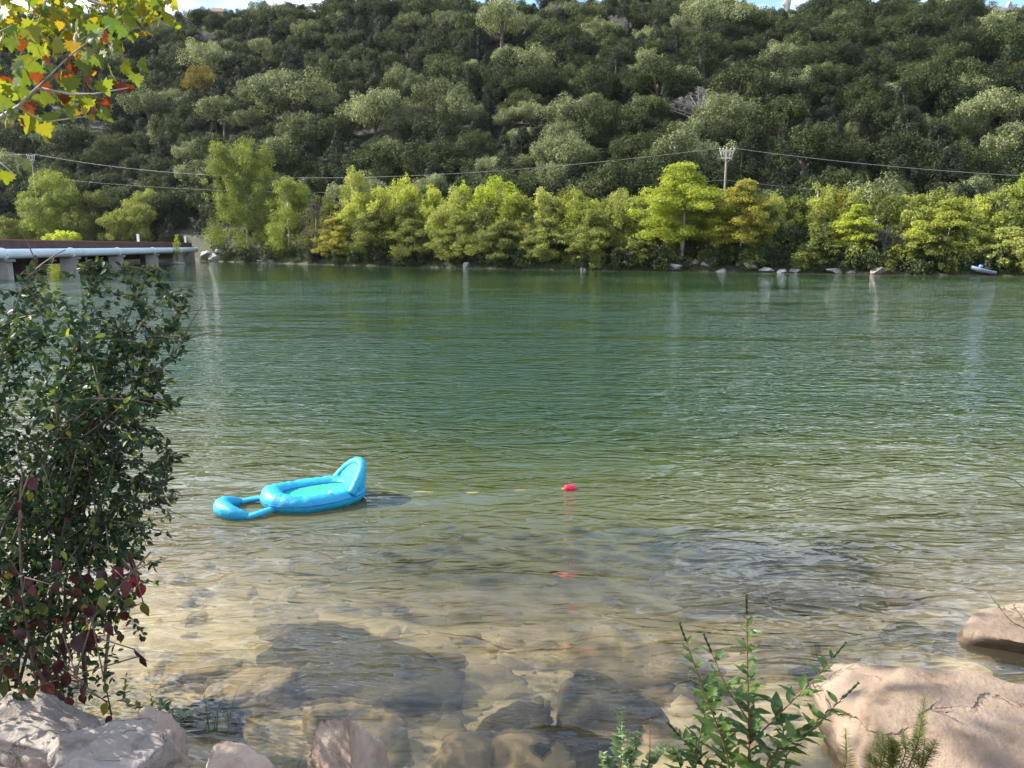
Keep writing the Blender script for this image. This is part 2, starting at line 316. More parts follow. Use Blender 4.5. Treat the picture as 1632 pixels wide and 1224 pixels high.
def ground_material():
    m, nt, out = mat_new('ground_earth'); L = nt.links.new
    tc = N(nt, 'ShaderNodeTexCoord'); geo = N(nt, 'ShaderNodeSeparateXYZ'); L(tc.outputs['Object'], geo.inputs[0])
    mps = N(nt, 'ShaderNodeMapping'); mps.inputs['Scale'].default_value = (0.75, 1.5, 1); L(tc.outputs['Object'], mps.inputs[0])
    n1 = N(nt, 'ShaderNodeTexNoise', Scale=1.5, Detail=10.0, Roughness=0.68, Distortion=0.5); L(mps.outputs[0], n1.inputs['Vector'])
    n2 = N(nt, 'ShaderNodeTexNoise', Scale=9.0, Detail=7.0, Roughness=0.65); L(tc.outputs['Object'], n2.inputs['Vector'])
    v = N(nt, 'ShaderNodeTexVoronoi', Scale=5.5); v.inputs['Randomness'].default_value = 1.0
    L(tc.outputs['Object'], v.inputs['Vector'])
    bed = ramp(nt, n1.outputs['Fac'], [(0.30, (0.20, 0.165, 0.12)), (0.42, (0.38, 0.31, 0.22)), (0.52, (0.54, 0.44, 0.31)), (0.62, (0.50, 0.37, 0.28)), (0.72, (0.62, 0.55, 0.46))])
    stone = N(nt, 'ShaderNodeMix', data_type='RGBA', blend_type='MULTIPLY'); stone.inputs[0].default_value = 0.55
    vr = ramp(nt, v.outputs['Color'], [(0.0, (0.55, 0.5, 0.45)), (0.5, (0.95, 0.9, 0.8)), (1.0, (1.3, 1.2, 1.0))])
    L(bed.outputs[0], stone.inputs[6]); L(vr.outputs[0], stone.inputs[7])
    dirt = ramp(nt, n2.outputs['Fac'], [(0.3, (0.11, 0.08, 0.06)), (0.55, (0.24, 0.18, 0.135)), (0.75, (0.38, 0.30, 0.24))])
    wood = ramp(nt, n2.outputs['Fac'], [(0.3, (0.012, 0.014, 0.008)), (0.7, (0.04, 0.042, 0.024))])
    def mix(fac, a, b):
        x = N(nt, 'ShaderNodeMix', data_type='RGBA'); L(fac, x.inputs[0]); L(a, x.inputs[6]); L(b, x.inputs[7]); return x.outputs[2]
    f1 = math_n(nt, 'MULTIPLY_ADD', geo.outputs['Z'], 14.0, True); nt.nodes[-1].inputs[2].default_value = 0.2
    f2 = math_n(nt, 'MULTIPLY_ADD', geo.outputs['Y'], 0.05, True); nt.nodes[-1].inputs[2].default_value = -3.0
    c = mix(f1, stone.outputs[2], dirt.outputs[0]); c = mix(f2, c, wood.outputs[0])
    b = N(nt, 'ShaderNodeBump', Strength=0.6, Distance=0.05); L(n2.outputs['Fac'], b.inputs['Height'])
    p = N(nt, 'ShaderNodeBsdfPrincipled', Roughness=0.9); L(c, p.inputs['Base Color']); L(b.outputs[0], p.inputs['Normal']); L(p.outputs[0], out.inputs[0])
    return m
M['ground'] = ground_material()
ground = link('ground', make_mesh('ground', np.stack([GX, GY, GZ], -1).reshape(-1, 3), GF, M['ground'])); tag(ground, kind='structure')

# ------------------------------------------------------------------ water
def water_material():
    m, nt, out = mat_new('river_water'); L = nt.links.new
    tc = N(nt, 'ShaderNodeTexCoord')
    def noise(sx, sy, rot, detail, rough=0.5, dist=0.0):
        mp = N(nt, 'ShaderNodeMapping'); mp.inputs['Scale'].default_value = (sx, sy, 1); mp.inputs['Rotation'].default_value = (0, 0, rot)
        L(tc.outputs['Object'], mp.inputs[0])
        n = N(nt, 'ShaderNodeTexNoise', Scale=1.0, Detail=detail, Roughness=rough, Distortion=dist); L(mp.outputs[0], n.inputs['Vector'])
        return n.outputs['Fac']
    a = math_n(nt, 'SUBTRACT', noise(0.75, 1.8, 0.12, 2.0, 0.5, 1.0), 0.5)
    b = math_n(nt, 'SUBTRACT', noise(2.0, 4.6, 0.18, 2.0, 0.42, 1.2), 0.5)
    b = math_n(nt, 'MULTIPLY', math_n(nt, 'ABSOLUTE', b), -1.5)
    c = math_n(nt, 'SUBTRACT', noise(0.28, 0.95, 0.15, 2.0), 0.5)
    gust = ramp(nt, noise(0.030, 0.10, 0.05, 3.0, 0.6, 1.0), [(0.42, (0.42,)*3), (0.58, (1.35,)*3)]).outputs[0]
    patch = ramp(nt, noise(0.30, 0.80, 0.10, 3.0, 0.65, 1.0), [(0.42, (0.30,)*3), (0.56, (1.1,)*3)]).outputs[0]
    sp = N(nt, 'ShaderNodeSeparateXYZ'); L(tc.outputs['Object'], sp.inputs[0])
    lee = N(nt, 'ShaderNodeMapRange'); L(sp.outputs['Y'], lee.inputs[0])
    for q, v_ in zip((1, 2, 3, 4), (30.0, 85.0, 1.0, 0.15)): lee.inputs[q].default_value = v_
    shl = N(nt, 'ShaderNodeMapRange'); L(sp.outputs['Y'], shl.inputs[0])
    for q, v_ in zip((1, 2, 3, 4), (4.0, 15.0, 0.42, 1.05)): shl.inputs[q].default_value = v_
    amp = math_n(nt, 'MULTIPLY', math_n(nt, 'MULTIPLY', math_n(nt, 'MULTIPLY', gust, patch), lee.outputs[0]), shl.outputs[0])
    h = math_n(nt, 'ADD', math_n(nt, 'MULTIPLY', math_n(nt, 'ADD', math_n(nt, 'MULTIPLY', math_n(nt, 'ABSOLUTE', a), -0.19), math_n(nt, 'MULTIPLY', b, 0.052)), amp), math_n(nt, 'MULTIPLY', math_n(nt, 'MULTIPLY', c, 0.05), lee.outputs[0]))
    bp = N(nt, 'ShaderNodeBump', Strength=1.0, Distance=1.0); L(h, bp.inputs['Height'])
    dep = N(nt, 'ShaderNodeAttribute', attribute_name='depth').outputs['Fac']
    clear = N(nt, 'ShaderNodeBsdfTransparent'); clear.inputs[0].default_value = (0.90, 0.90, 0.76, 1)
    body = N(nt, 'ShaderNodeBsdfDiffuse')
    bc = ramp(nt, math_n(nt, 'MULTIPLY', dep, 0.25), [(0.0, (0.23, 0.22, 0.18)), (0.20, (0.12, 0.125, 0.065)), (0.42, (0.055, 0.070, 0.020)), (0.62, (0.022, 0.046, 0.018)), (1.0, (0.017, 0.040, 0.016))])
    L(bc.outputs[0], body.inputs[0])
    fac = ramp(nt, math_n(nt, 'MULTIPLY', dep, 0.25), [(0.0, (0.0,)*3), (0.06, (0.07,)*3), (0.16, (0.28,)*3), (0.34, (0.78,)*3), (0.7, (0.97,)*3)])
    bent = N(nt, 'ShaderNodeBsdfRefraction', IOR=1.16, Roughness=0.0); bent.inputs[0].default_value = (0.93, 0.93, 0.82, 1); L(bp.outputs[0], bent.inputs['Normal'])
    see = N(nt, 'ShaderNodeMixShader'); see.inputs[0].default_value = 0.35; L(clear.outputs[0], see.inputs[1]); L(bent.outputs[0], see.inputs[2])
    inner = N(nt, 'ShaderNodeMixShader'); L(fac.outputs[0], inner.inputs[0]); L(see.outputs[0], inner.inputs[1]); L(body.outputs[0], inner.inputs[2])
    gl = N(nt, 'ShaderNodeBsdfGlossy', Roughness=0.02); gl.inputs[0].default_value = (1, 1, 1, 1); L(bp.outputs[0], gl.inputs['Normal'])
    fr = N(nt, 'ShaderNodeFresnel', IOR=1.333); L(bp.outputs[0], fr.inputs['Normal'])
    gb = N(nt, 'ShaderNodeNewGeometry')          # light leaving the water is not bent here, so it meets the same index from below
    L(math_n(nt, 'ADD', math_n(nt, 'MULTIPLY', gb.outputs['Backfacing'], 1/1.333-1.333), 1.333), fr.inputs['IOR'])
    ms = N(nt, 'ShaderNodeMixShader'); L(fr.outputs[0], ms.inputs[0]); L(inner.outputs[0], ms.inputs[1]); L(gl.outputs[0], ms.inputs[2])
    L(ms.outputs[0], out.inputs[0])
    return m
M['water'] = water_material()
wx = lines((-600, -60, 30), (-60, -10, 2), (-10, 10, 0.25), (10, 60, 2), (60, 601, 30)); wy = lines((2.0, 14, 0.2), (14, 60, 1.5), (60, 250, 4), (250, 420, 30))
WX, WY = np.meshgrid(wx, wy); wi = np.arange(WX.size).reshape(WX.shape)
WF = np.stack([wi[:-1, :-1].ravel(), wi[:-1, 1:].ravel(), wi[1:, 1:].ravel(), wi[1:, :-1].ravel()], -1)
dep = np.maximum(0, -height(WX, WY))
water = link('water', make_mesh('water', np.stack([WX, WY, 0*WX], -1).reshape(-1, 3), WF, M['water'], vattr={'depth': dep.ravel()})); tag(water, kind='structure')

# ------------------------------------------------------------------ foliage builders
def cards(C, Nn, size, aspect=0.6, seed=0):
    """rhombic leaf clumps at centres C facing Nn"""
    r = np.random.default_rng(seed); n = len(C)
    Nn = unit(Nn); a = unit(np.cross(Nn, r.normal(size=(n, 3)))); b = np.cross(Nn, a)
    s = np.broadcast_to(size, (n,))[:, None]*r.uniform(0.65, 1.35, (n, 1))
    bend = Nn*s*r.uniform(-0.25, 0.25, (n, 1))
    V = np.stack([C - a*s*0.5, C + b*s*0.5*aspect + bend, C + a*s*0.5, C - b*s*0.5*aspect + bend], 1).reshape(-1, 3)
    F = np.arange(4*n).reshape(n, 4)
    return V, F
def clump_leaves(clumps, dens, size, seed, flat=1.0, shell=0.45, up=0.35, aspect=0.6):
    """clumps: rows of x,y,z,r ; returns V,F,tint"""
    r = np.random.default_rng(seed); VV = []; FF = []; TT = []; n0 = 0
    Cs = []; Ns = []; Ts = []
    for (x, y, z, rad) in clumps:
        n = max(6, int(dens*rad*rad))
        d = unit(r.normal(size=(n, 3))); rr = rad*(shell + (1-shell)*r.random((n, 1))**0.6)
        lump = 1 + 0.28*vnoise(d*2.2 + x + 3*y + z)[:, None]
        P = d*rr*lump*np.array((1, 1, flat)) + np.array((x, y, z))
        Cs.append(P); Ns.append(d*np.array((1, 1, 1/max(flat, .3))) + r.normal(size=(n, 3))*0.55 + np.array((0, 0, up)))
        Ts.append(np.clip(r.normal(0.5, 0.14) + r.normal(0, 0.17, n), 0, 1))
    C = np.concatenate(Cs); Nn = np.concatenate(Ns); T = np.concatenate(Ts)
    V, F = cards(C, Nn, size, aspect, seed+1)
    return V, F, T

def oak_clumps(W, Hc, z0, seed, n=34, rr=(0.13, 0.24)):
    r = np.random.default_rng(seed); out = []; nl = int(r.integers(5, 8)); a0 = r.uniform(0, 6.28)
    for l in range(nl):
        a = a0 + l*6.28/(nl-1) + r.normal()*.3; k = 0.0 if l == 0 else r.uniform(.24, .34)
        cx, cy, cz = math.cos(a)*W*k, math.sin(a)*W*k, z0 + Hc*(r.uniform(.58, .70) if l == 0 else r.uniform(.28, .58)); R = W*r.uniform(.17, .26)
        for i in range(max(5, n//nl*2)):
            d = unit(r.normal(size=3)); d[2] = d[2] if d[2] > -.35 else -.5*d[2]
            out.append((cx+d[0]*R, cy+d[1]*R, cz+d[2]*R*.85, W*r.uniform(*rr)*0.52))
        out.append((cx, cy, cz, R*.8))
    return np.array(out)
def juniper_clumps(W, H, seed, n=30):
    r = np.random.default_rng(seed); out = []
    for i in range(n):
        t = r.random()**0.8; z = H*(0.08 + 0.86*t); a = r.uniform(0, 6.28)
        R = W/2*(1-t**1.6)**0.8*r.uniform(0.45, 0.9)
        out.append((math.cos(a)*R, math.sin(a)*R, z, W*r.uniform(0.10, 0.19)*(1.15-0.5*t)))
    return np.array(out)
def limbs(mb, clumps, H0, r0, seed, k=8, n=5):
    r = np.random.default_rng(seed)
    for i in r.permutation(len(clumps))[:k]:
        x, y, z, R = clumps[i]; zb = H0*r.uniform(0.45, 0.95)
        P = bez((0, 0, zb), (x*0.35, y*0.35, zb + (z-zb)*0.6), (x, y, z), 6)
        mb.tube(P, np.linspace(r0*0.5, r0*0.08, 6), n)

def tree_meshes(kind, seed, leaf=None):
    r = np.random.default_rng(seed); mb = MB()
    if kind == 'oak':
        W = r.uniform(7.5, 10.5); H = r.uniform(5.5, 8.0); z0 = 1.2
        cl = oak_clumps(W, H, z0, seed); V, F, T = clump_leaves(cl, 150, 0.27, seed)
        mb.tube(bez((0, 0, -1), (r.normal()*.2, r.normal()*.2, 1.5), (0, 0, 4.2), 7), np.linspace(0.34, 0.16, 7), 7); limbs(mb, cl, 3.4, 0.3, seed, 9)
        if r.random() < 2: pass
        return make_mesh('crown', V, F, leaf, T, shade=False), mb.mesh('trunk', M['bark'])
    if kind == 'juniper':
        W = r.uniform(4.8, 7.0); H = r.uniform(5.8, 9.0)
        cl = juniper_clumps(W, H, seed, 52); V, F, T = clump_leaves(cl, 230, 0.25, seed, aspect=0.5)
        mb.tube([(0, 0, -1), (0.1, 0, 2), (0, 0, H*0.85)], [0.22, 0.16, 0.04], 6); limbs(mb, cl, H*0.7, 0.2, seed, 6)
        return make_mesh('crown', V, F, leaf, T, shade=False), mb.mesh('trunk', M['bark'])
    if kind == 'bare':
        W = r.uniform(6, 8); H = r.uniform(4.5, 6); z0 = 1.8
        cl = oak_clumps(W, H, z0, seed, 30, (0.10, 0.18)); V, F, T = clump_leaves(cl, 110, 0.5, seed, shell=0.1, aspect=0.10)
        mb.tube([(0, 0, -1), (0.1, 0.1, 1.5), (0, 0, 3.6)], [0.28, 0.22, 0.13], 7); limbs(mb, cl, 3.2, 0.28, seed, 22)
        return make_mesh('crown', V, F, leaf, T, shade=False), mb.mesh('trunk', M['pale_bark'])

# ------------------------------------------------------------------ wooded hillside
HILL = {
 'oak':     ('oak_tree', 'broad rounded mid green oak on the wooded hillside', 'oak tree', 'green oaks on the hillside', [tree_meshes('oak', 11+i, M['oak']) for i in range(5)]),
 'pale':    ('oak_tree', 'pale grey green oak with a sunlit domed crown on the hillside', 'oak tree', 'pale oaks on the hillside', [tree_meshes('oak', 31+i, M['oak_pale']) for i in range(3)]),
 'juniper': ('juniper_tree', 'dark green bushy juniper on the wooded hillside', 'juniper tree', 'dark junipers on the hillside', [tree_meshes('juniper', 51+i, M['juniper']) for i in range(5)]),
 'grey':    ('bare_tree', 'grey nearly leafless tree among green crowns on the hillside', 'bare tree', 'bare grey trees on the hillside', [tree_meshes('bare', 71+i, M['grey_twigs']) for i in range(2)]),
 'autumn':  ('autumn_tree', 'small yellowing tree among green crowns on the hillside', 'tree', 'yellowing trees on the hillside', [tree_meshes('oak', 81+i, M['autumn']) for i in range(2)]),
}
def put_tree(name, crown, trunk, loc, s, rz, label, cat, group=None, sz=None):
    t = thing(name, loc, label, cat, group, rz); t.scale = (s, s, sz or s)
    link('trunk', trunk, t); link('crown', crown, t)
    return t
special = [  # px, py (crown middle), width px, kind, label
 (600, 192, 95, 'pale', 'large pale oak with a grey bare flank beside its pale twin, mid hillside'),
 (708, 178, 95, 'pale', 'large pale domed oak right of its grey-flanked twin on the mid hillside'),
 (905, 205, 90, 'pale', 'pale leaning oak with visible trunk standing above the dark slope'),
 (470, 172, 110, 'pale', 'broad pale oak crown above the tall waterside tree'),
 (360, 200, 80, 'pale', 'pale silvery oak on the slope above the bridge end'),
 (240, 185, 75, 'pale', 'pale oak crown beside hanging sycamore leaves'),
 (340, 108, 75, 'pale', 'bright pale oak below the ridge house'),
 (330, 148, 60, 'autumn', 'golden tree on the slope below the ridge house'),
 (1112, 182, 95, 'grey', 'large grey bare tree above the power pole'),
 (1305, 135, 60, 'pale', 'narrow pale oak on the slope below the pale ridge boulder'),
 (1375, 190, 70, 'oak', 'round oak with a dead grey lower side, on the slope'),
 (1570, 195, 95, 'pale', 'wide pale flat-topped oak on the slope below the ridge ledge'),
 (1135, 45, 90, 'pale', 'pale domed oak high on the slope near the ridge'),
 (800, 55, 85, 'pale', 'pale lumpy oak high under the ridge'),
 (1605, 25, 60, 'autumn', 'orange tree on the ridge beside the white ledge'),
 (1360, 245, 55, 'grey', 'grey brushy dead tree low on the slope'),
 (1490, 250, 70, 'grey', 'wide grey leafless tree just above the bank trees'),
]
taken = []
for k, (px, py, wp, kd, lab) in enumerate(special):
    p = hit(px, py + wp*0.35); d = p[1]; s = wp/1223.0*d/8.6
    nm, _, cat, _, ms = HILL[kd]; c, t = ms[k % len(ms)]
    z = float(height(p[0], p[1]))
    put_tree(nm, c, t, (p[0], p[1], z), s, rng.uniform(0, 6.28), lab, cat); taken.append((p[0], p[1], 4.2*s))
cand = []
step = 5.0
for Y in np.arange(84, 345, step):
    for X in np.arange(-380, 340, step):
        x = X + rng.uniform(-2.4, 2.4); y = Y + rng.uniform(-2.4, 2.4)
        if y < min(hill_base(x) - 2, far_shore(x) + 13) or y > hill_crest(x) + 26: continue
        if abs(x)/y > 1.25: continue
        if any((x-a)**2 + (y-b)**2 < (c*.75)**2 for a, b, c in taken): continue
        cand.append((x, y))
cand = np.array(cand); cz = height(cand[:, 0], cand[:, 1])
u = rng.random(len(cand)); nz = vnoise(np.stack([cand[:, 0]*0.03, cand[:, 1]*0.03, 0*u], -1))
tfr = (cand[:, 1]-hill_base(cand[:, 0]))/(hill_crest(cand[:, 0])-hill_base(cand[:, 0]))
kinds = np.where(u < 0.46 - 0.14*tfr + 0.10*nz, 'juniper', np.where(u < 0.86, 'oak', np.where(u < 0.982, 'pale', np.where(u < 0.995, 'grey', 'autumn'))))
scales = 0.60 + 0.70*rng.random(len(cand))**1.4; rots = rng.uniform(0, 6.28, len(cand))
depth_c = cand[:, 1]*CP - (cz-CAM_Z)*SP
ppx = 816 + 1223*cand[:, 0]/depth_c; ppy = 612 - 1223*(cand[:, 1]*SP + (cz+4-CAM_Z)*CP)/depth_c
score = scales/depth_c*((ppx > 5) & (ppx < 1627) & (ppy > 0) & (ppy < 285))
order = np.argsort(-score)[:280]; ind = np.zeros(len(cand), bool); ind[order] = True
MARKS = [(140, 'the cottonwoods behind the bridge'), (310, 'the bridge end'), (480, 'the tallest waterside tree'), (620, 'the vine covered tree'), (760, 'the golden trees'), (880, 'the broadest yellow tree'), (1010, 'the yellow olive trees'), (1120, 'the big spreading cypress'), (1220, 'the power pole'), (1330, 'the dark thicket tree'), (1450, 'the thin-stemmed yellow cypress'), (1540, 'the layered golden cypress'), (9999, 'the small boat')]
def mark(px): return next(m_ for x_, m_ in MARKS if px < x_)
def hill_label(kd, px, py, s):
    look = {'oak': 'green domed oak', 'pale': 'pale sunlit oak', 'juniper': 'dark juniper', 'grey': 'grey leafless tree', 'autumn': 'yellowing tree'}[kd]
    zone = 'near the ridge' if py < 70 else 'on the upper slope' if py < 140 else 'halfway up the slope' if py < 210 else 'low on the slope'
    return ('large ' if s > 1.0 else 'small ' if s < 0.74 else 'middling ') + look + ' ' + zone + ' above ' + mark(px)
for i in order:
    nm, lab, cat, grp, ms = HILL[kinds[i]]; c, t = ms[i % len(ms)]
    lab = hill_label(kinds[i], ppx[i], ppy[i], scales[i])
    put_tree(nm, c, t, (cand[i, 0], cand[i, 1], cz[i]-0.2), scales[i], rots[i], lab, cat, grp, scales[i]*(0.85+0.35*((i*7) % 10)/10))
# the rest of the wood: one mass, instanced on points
def woodland(sel):
    me = bpy.data.meshes.new('woodland'); me.vertices.add(len(sel))
    co = np.stack([cand[sel, 0], cand[sel, 1], cz[sel]-0.2], -1).astype(np.float32); me.vertices.foreach_set('co', co.ravel())
    protos = []
    for kd in ('juniper', 'oak', 'pale', 'grey', 'autumn'): protos += [(kd, m_[0]) for m_ in HILL[kd][4]]
    ids = []
    for i in sel:
        ch = [j for j, (kd, _) in enumerate(protos) if kd == kinds[i]]; ids.append(ch[i % len(ch)])
    for n, ty, v in (('pid', 'INT', ids), ('sc', 'FLOAT', scales[sel]), ('rot', 'FLOAT', rots[sel])):
        a = me.attributes.new(n, ty, 'POINT'); a.data.foreach_set('value', np.asarray(v))
    o = link('woodland', me); tag(o, 'dense mixed green wood covering the rest of the hillside', 'wood', kind='stuff')
    ng = bpy.data.node_groups.new('woodland_nodes', 'GeometryNodeTree')
    ng.interface.new_socket('Geometry', in_out='INPUT', socket_type='NodeSocketGeometry'); ng.interface.new_socket('Geometry', in_out='OUTPUT', socket_type='NodeSocketGeometry')
    gi = ng.nodes.new('NodeGroupInput'); go = ng.nodes.new('NodeGroupOutput'); iop = ng.nodes.new('GeometryNodeInstanceOnPoints')
    g2i = ng.nodes.new('GeometryNodeJoinGeometry')
    lookup = {}
    for ob in COL.objects:
        if ob.type == 'MESH' and ob.name.startswith('crown') and ob.data.name not in lookup: lookup[ob.data.name] = ob
    infos = []
    for kd, m_ in protos:
        ob = lookup.get(m_.name)
        oi = ng.nodes.new('GeometryNodeObjectInfo'); oi.transform_space = 'ORIGINAL'; oi.inputs['As Instance'].default_value = True
        oi.inputs['Object'].default_value = ob; infos.append(oi)
    for oi in reversed(infos): ng.links.new(oi.outputs['Geometry'], g2i.inputs[0])
    def attr(n, ty):
        a = ng.nodes.new('GeometryNodeInputNamedAttribute'); a.data_type = ty; a.inputs['Name'].default_value = n; return a.outputs['Attribute']
    ng.links.new(gi.outputs[0], iop.inputs['Points']); ng.links.new(g2i.outputs[0], iop.inputs['Instance'])
    iop.inputs['Pick Instance'].default_value = True
    ng.links.new(attr('pid', 'INT'), iop.inputs['Instance Index'])
    cx = ng.nodes.new('ShaderNodeCombineXYZ'); ng.links.new(attr('rot', 'FLOAT'), cx.inputs['Z'])
    ng.links.new(cx.outputs[0], iop.inputs['Rotation']); ng.links.new(attr('sc', 'FLOAT'), iop.inputs['Scale'])
    ng.links.new(iop.outputs[0], go.inputs[0])
    md = o.modifiers.new('instances', 'NODES'); md.node_group = ng
woodland(np.nonzero(~ind)[0])

# ------------------------------------------------------------------ rocks
def _ico(sub):
    bm = bmesh.new(); bmesh.ops.create_icosphere(bm, subdivisions=sub, radius=1.0)
    V = np.array([v.co[:] for v in bm.verts]); F = np.array([[v.index for v in f.verts] for f in bm.faces]); bm.free(); return V, F
ICO = {k: _ico(k) for k in (2, 3, 4, 5)}
def rock_mesh(name, dims, seed, mat, sub=4, planes=9, rough=0.06, extra=None, lo=0.5, hi=0.85):
    V, F = ICO[sub]; V = V.copy(); r = np.random.default_rng(seed)
    nn = unit(r.normal(size=(planes, 3)))
    if extra: nn = np.concatenate([nn, unit(np.array([e[:3] for e in extra]))])
    dd = list(r.uniform(lo, hi, planes)) + ([e[3] for e in extra] if extra else [])
    for n, d in zip(nn, dd):
        k = V @ n - d; V -= np.outer(np.where(k > 0, k*0.985, 0), n)
    V *= 1 + rough*1.3*fbm(V*1.3 + seed*3.1, 3)[:, None] - rough*0.9*np.abs(fbm(V*3.1 + seed*1.7, 3))[:, None] + rough*0.5*fbm(V*8 + seed, 4)[:, None] - rough*0.22*np.abs(fbm(V*19 + seed, 2))[:, None]
    ext = (V.max(0)-V.min(0)); V = (V - (V.max(0)+V.min(0))/2)/ext*np.array(dims)
    return make_mesh(name, V, F, mat)
def rock(name, c, dims, seed, mat, label, cat='rock', group=None, rz=0.0, tilt=(0, 0), **kw):
    o = link(name, rock_mesh(name, dims, seed, M[mat], **kw), None, c); o.rotation_euler = (tilt[0], tilt[1], rz)
    return tag(o, label, cat, group)

# ------------------------------------------------------------------ far bank trees
def cypress_mesh(H, W, seed, leaf, z_low=0.12, clear=0.0, dens=150, layers=14):
    r = np.random.default_rng(seed); cl = []; mb = MB()
    lean = r.normal(size=2)*0.02*H
    mb.tube([(0, 0, -0.6), (0, 0, 0.2), (lean[0]*.1, lean[1]*.1, 0.10*H), (lean[0]*.5, lean[1]*.5, 0.5*H), (lean[0], lean[1], 0.93*H)], [0.075*W**.9*.8, 0.05*W**.9, 0.032*W**.9, 0.02*W**.9, 0.02], 8)
    for i in range(layers):
        t = z_low + clear + (0.96-z_low-clear)*(i + r.uniform(-.3, .3))/(layers-1); t = min(max(t, z_low), 0.97)
        tt = (t-z_low-clear)/(1-z_low-clear)
        R = W/2*(0.55 + 0.75*math.sin(min(1, tt*1.15+0.12)*math.pi)**0.8*0.6)*(1.0 if tt < 0.7 else (1.25-0.85*tt)**0.9)
        nb = 5 if tt < 0.8 else 3
        for b in range(nb):
            a = r.uniform(0, 6.28); L = R*r.uniform(0.65, 1.15)
            P = bez((lean[0]*t, lean[1]*t, H*t), (math.cos(a)*L*.5, math.sin(a)*L*.5, H*t + 0.14*L), (math.cos(a)*L, math.sin(a)*L, H*t + r.uniform(-.10, .12)*L), 6)
            mb.tube(P, np.linspace(0.05, 0.012, 6), 4)
            for q in (0.45, 0.72, 1.0):
                c = P[int(q*5)]; cl.append((c[0], c[1], c[2], W*r.uniform(0.085, 0.14)))
    V, F, T = clump_leaves(np.array(cl), dens, 0.27, seed, flat=0.5, shell=0.2, up=0.5, aspect=0.45)
    return make_mesh('crown', V, F, leaf, T, shade=False), mb.mesh('trunk', M['pale_bark'])
def poplar_mesh(H, W, seed, leaf, z_low=0.06, dens=150, n=84):
    r = np.random.default_rng(seed); cl = []; mb = MB()
    mb.tube([(0, 0, -0.6), (0, 0, 0.4), (r.normal()*.15, 0, H*.4), (r.normal()*.2, 0, H*.9)], [0.34, 0.24, 0.17, 0.03], 7)
    tops = [(0, 0, 1.0)] + [(r.uniform(-.3, .3), r.uniform(-.3, .3), r.uniform(0.8, 0.96)) for _ in range(3)]
    for i in range(n):
        tx, ty, th = tops[r.integers(len(tops))]
        t = r.random()**0.75; z = H*(z_low + (th-z_low-0.05)*t); a = r.uniform(0, 6.28)
        R = W/2*(1.0-0.80*t**(1.7 if H > 14 else 2.6))*r.uniform(0.25, 1.02)
        cl.append((tx*W*t*.8 + math.cos(a)*R, ty*W*t*.8 + math.sin(a)*R, z, W*r.uniform(0.06, 0.15)*(1.1-0.38*t)*(0.75 if H > 14 else 1)))
    for th_ in tops:
        for q in range(3): cl.append((th_[0]*W*.8 + r.normal()*.02*W, th_[1]*W*.8 + r.normal()*.02*W, H*(th_[2]-.03-.05*q), W*(.04+.02*q)))
    cl = np.array(cl); V, F, T = clump_leaves(cl, dens*1.15, 0.27, seed, flat=1.1, shell=0.25, up=0.3, aspect=0.5)
    limbs(mb, cl, H*0.75, 0.22, seed, 12)
    return make_mesh('crown', V, F, leaf, T, shade=False), mb.mesh('trunk', M['pale_bark'])
def round_mesh(H, W, seed, leaf, dens=150):
    mb = MB(); cl = oak_clumps(W, H*0.92, H*0.10, seed, 40, (0.11, 0.2)); low = cl.copy(); low[:, 2] *= 0.55; low[:, 0] *= 1.02; cl = np.concatenate([cl, low[::2]])
    V, F, T = clump_leaves(cl, dens*1.3, 0.27, seed); mb.tube([(0, 0, -0.6), (0.1, 0, H*.3), (0, 0, H*.7)], [0.28, 0.2, 0.06], 7); limbs(mb, cl, H*.55, 0.24, seed, 10)
    return make_mesh('crown', V, F, leaf, T, shade=False), mb.mesh('trunk', M['bark'])
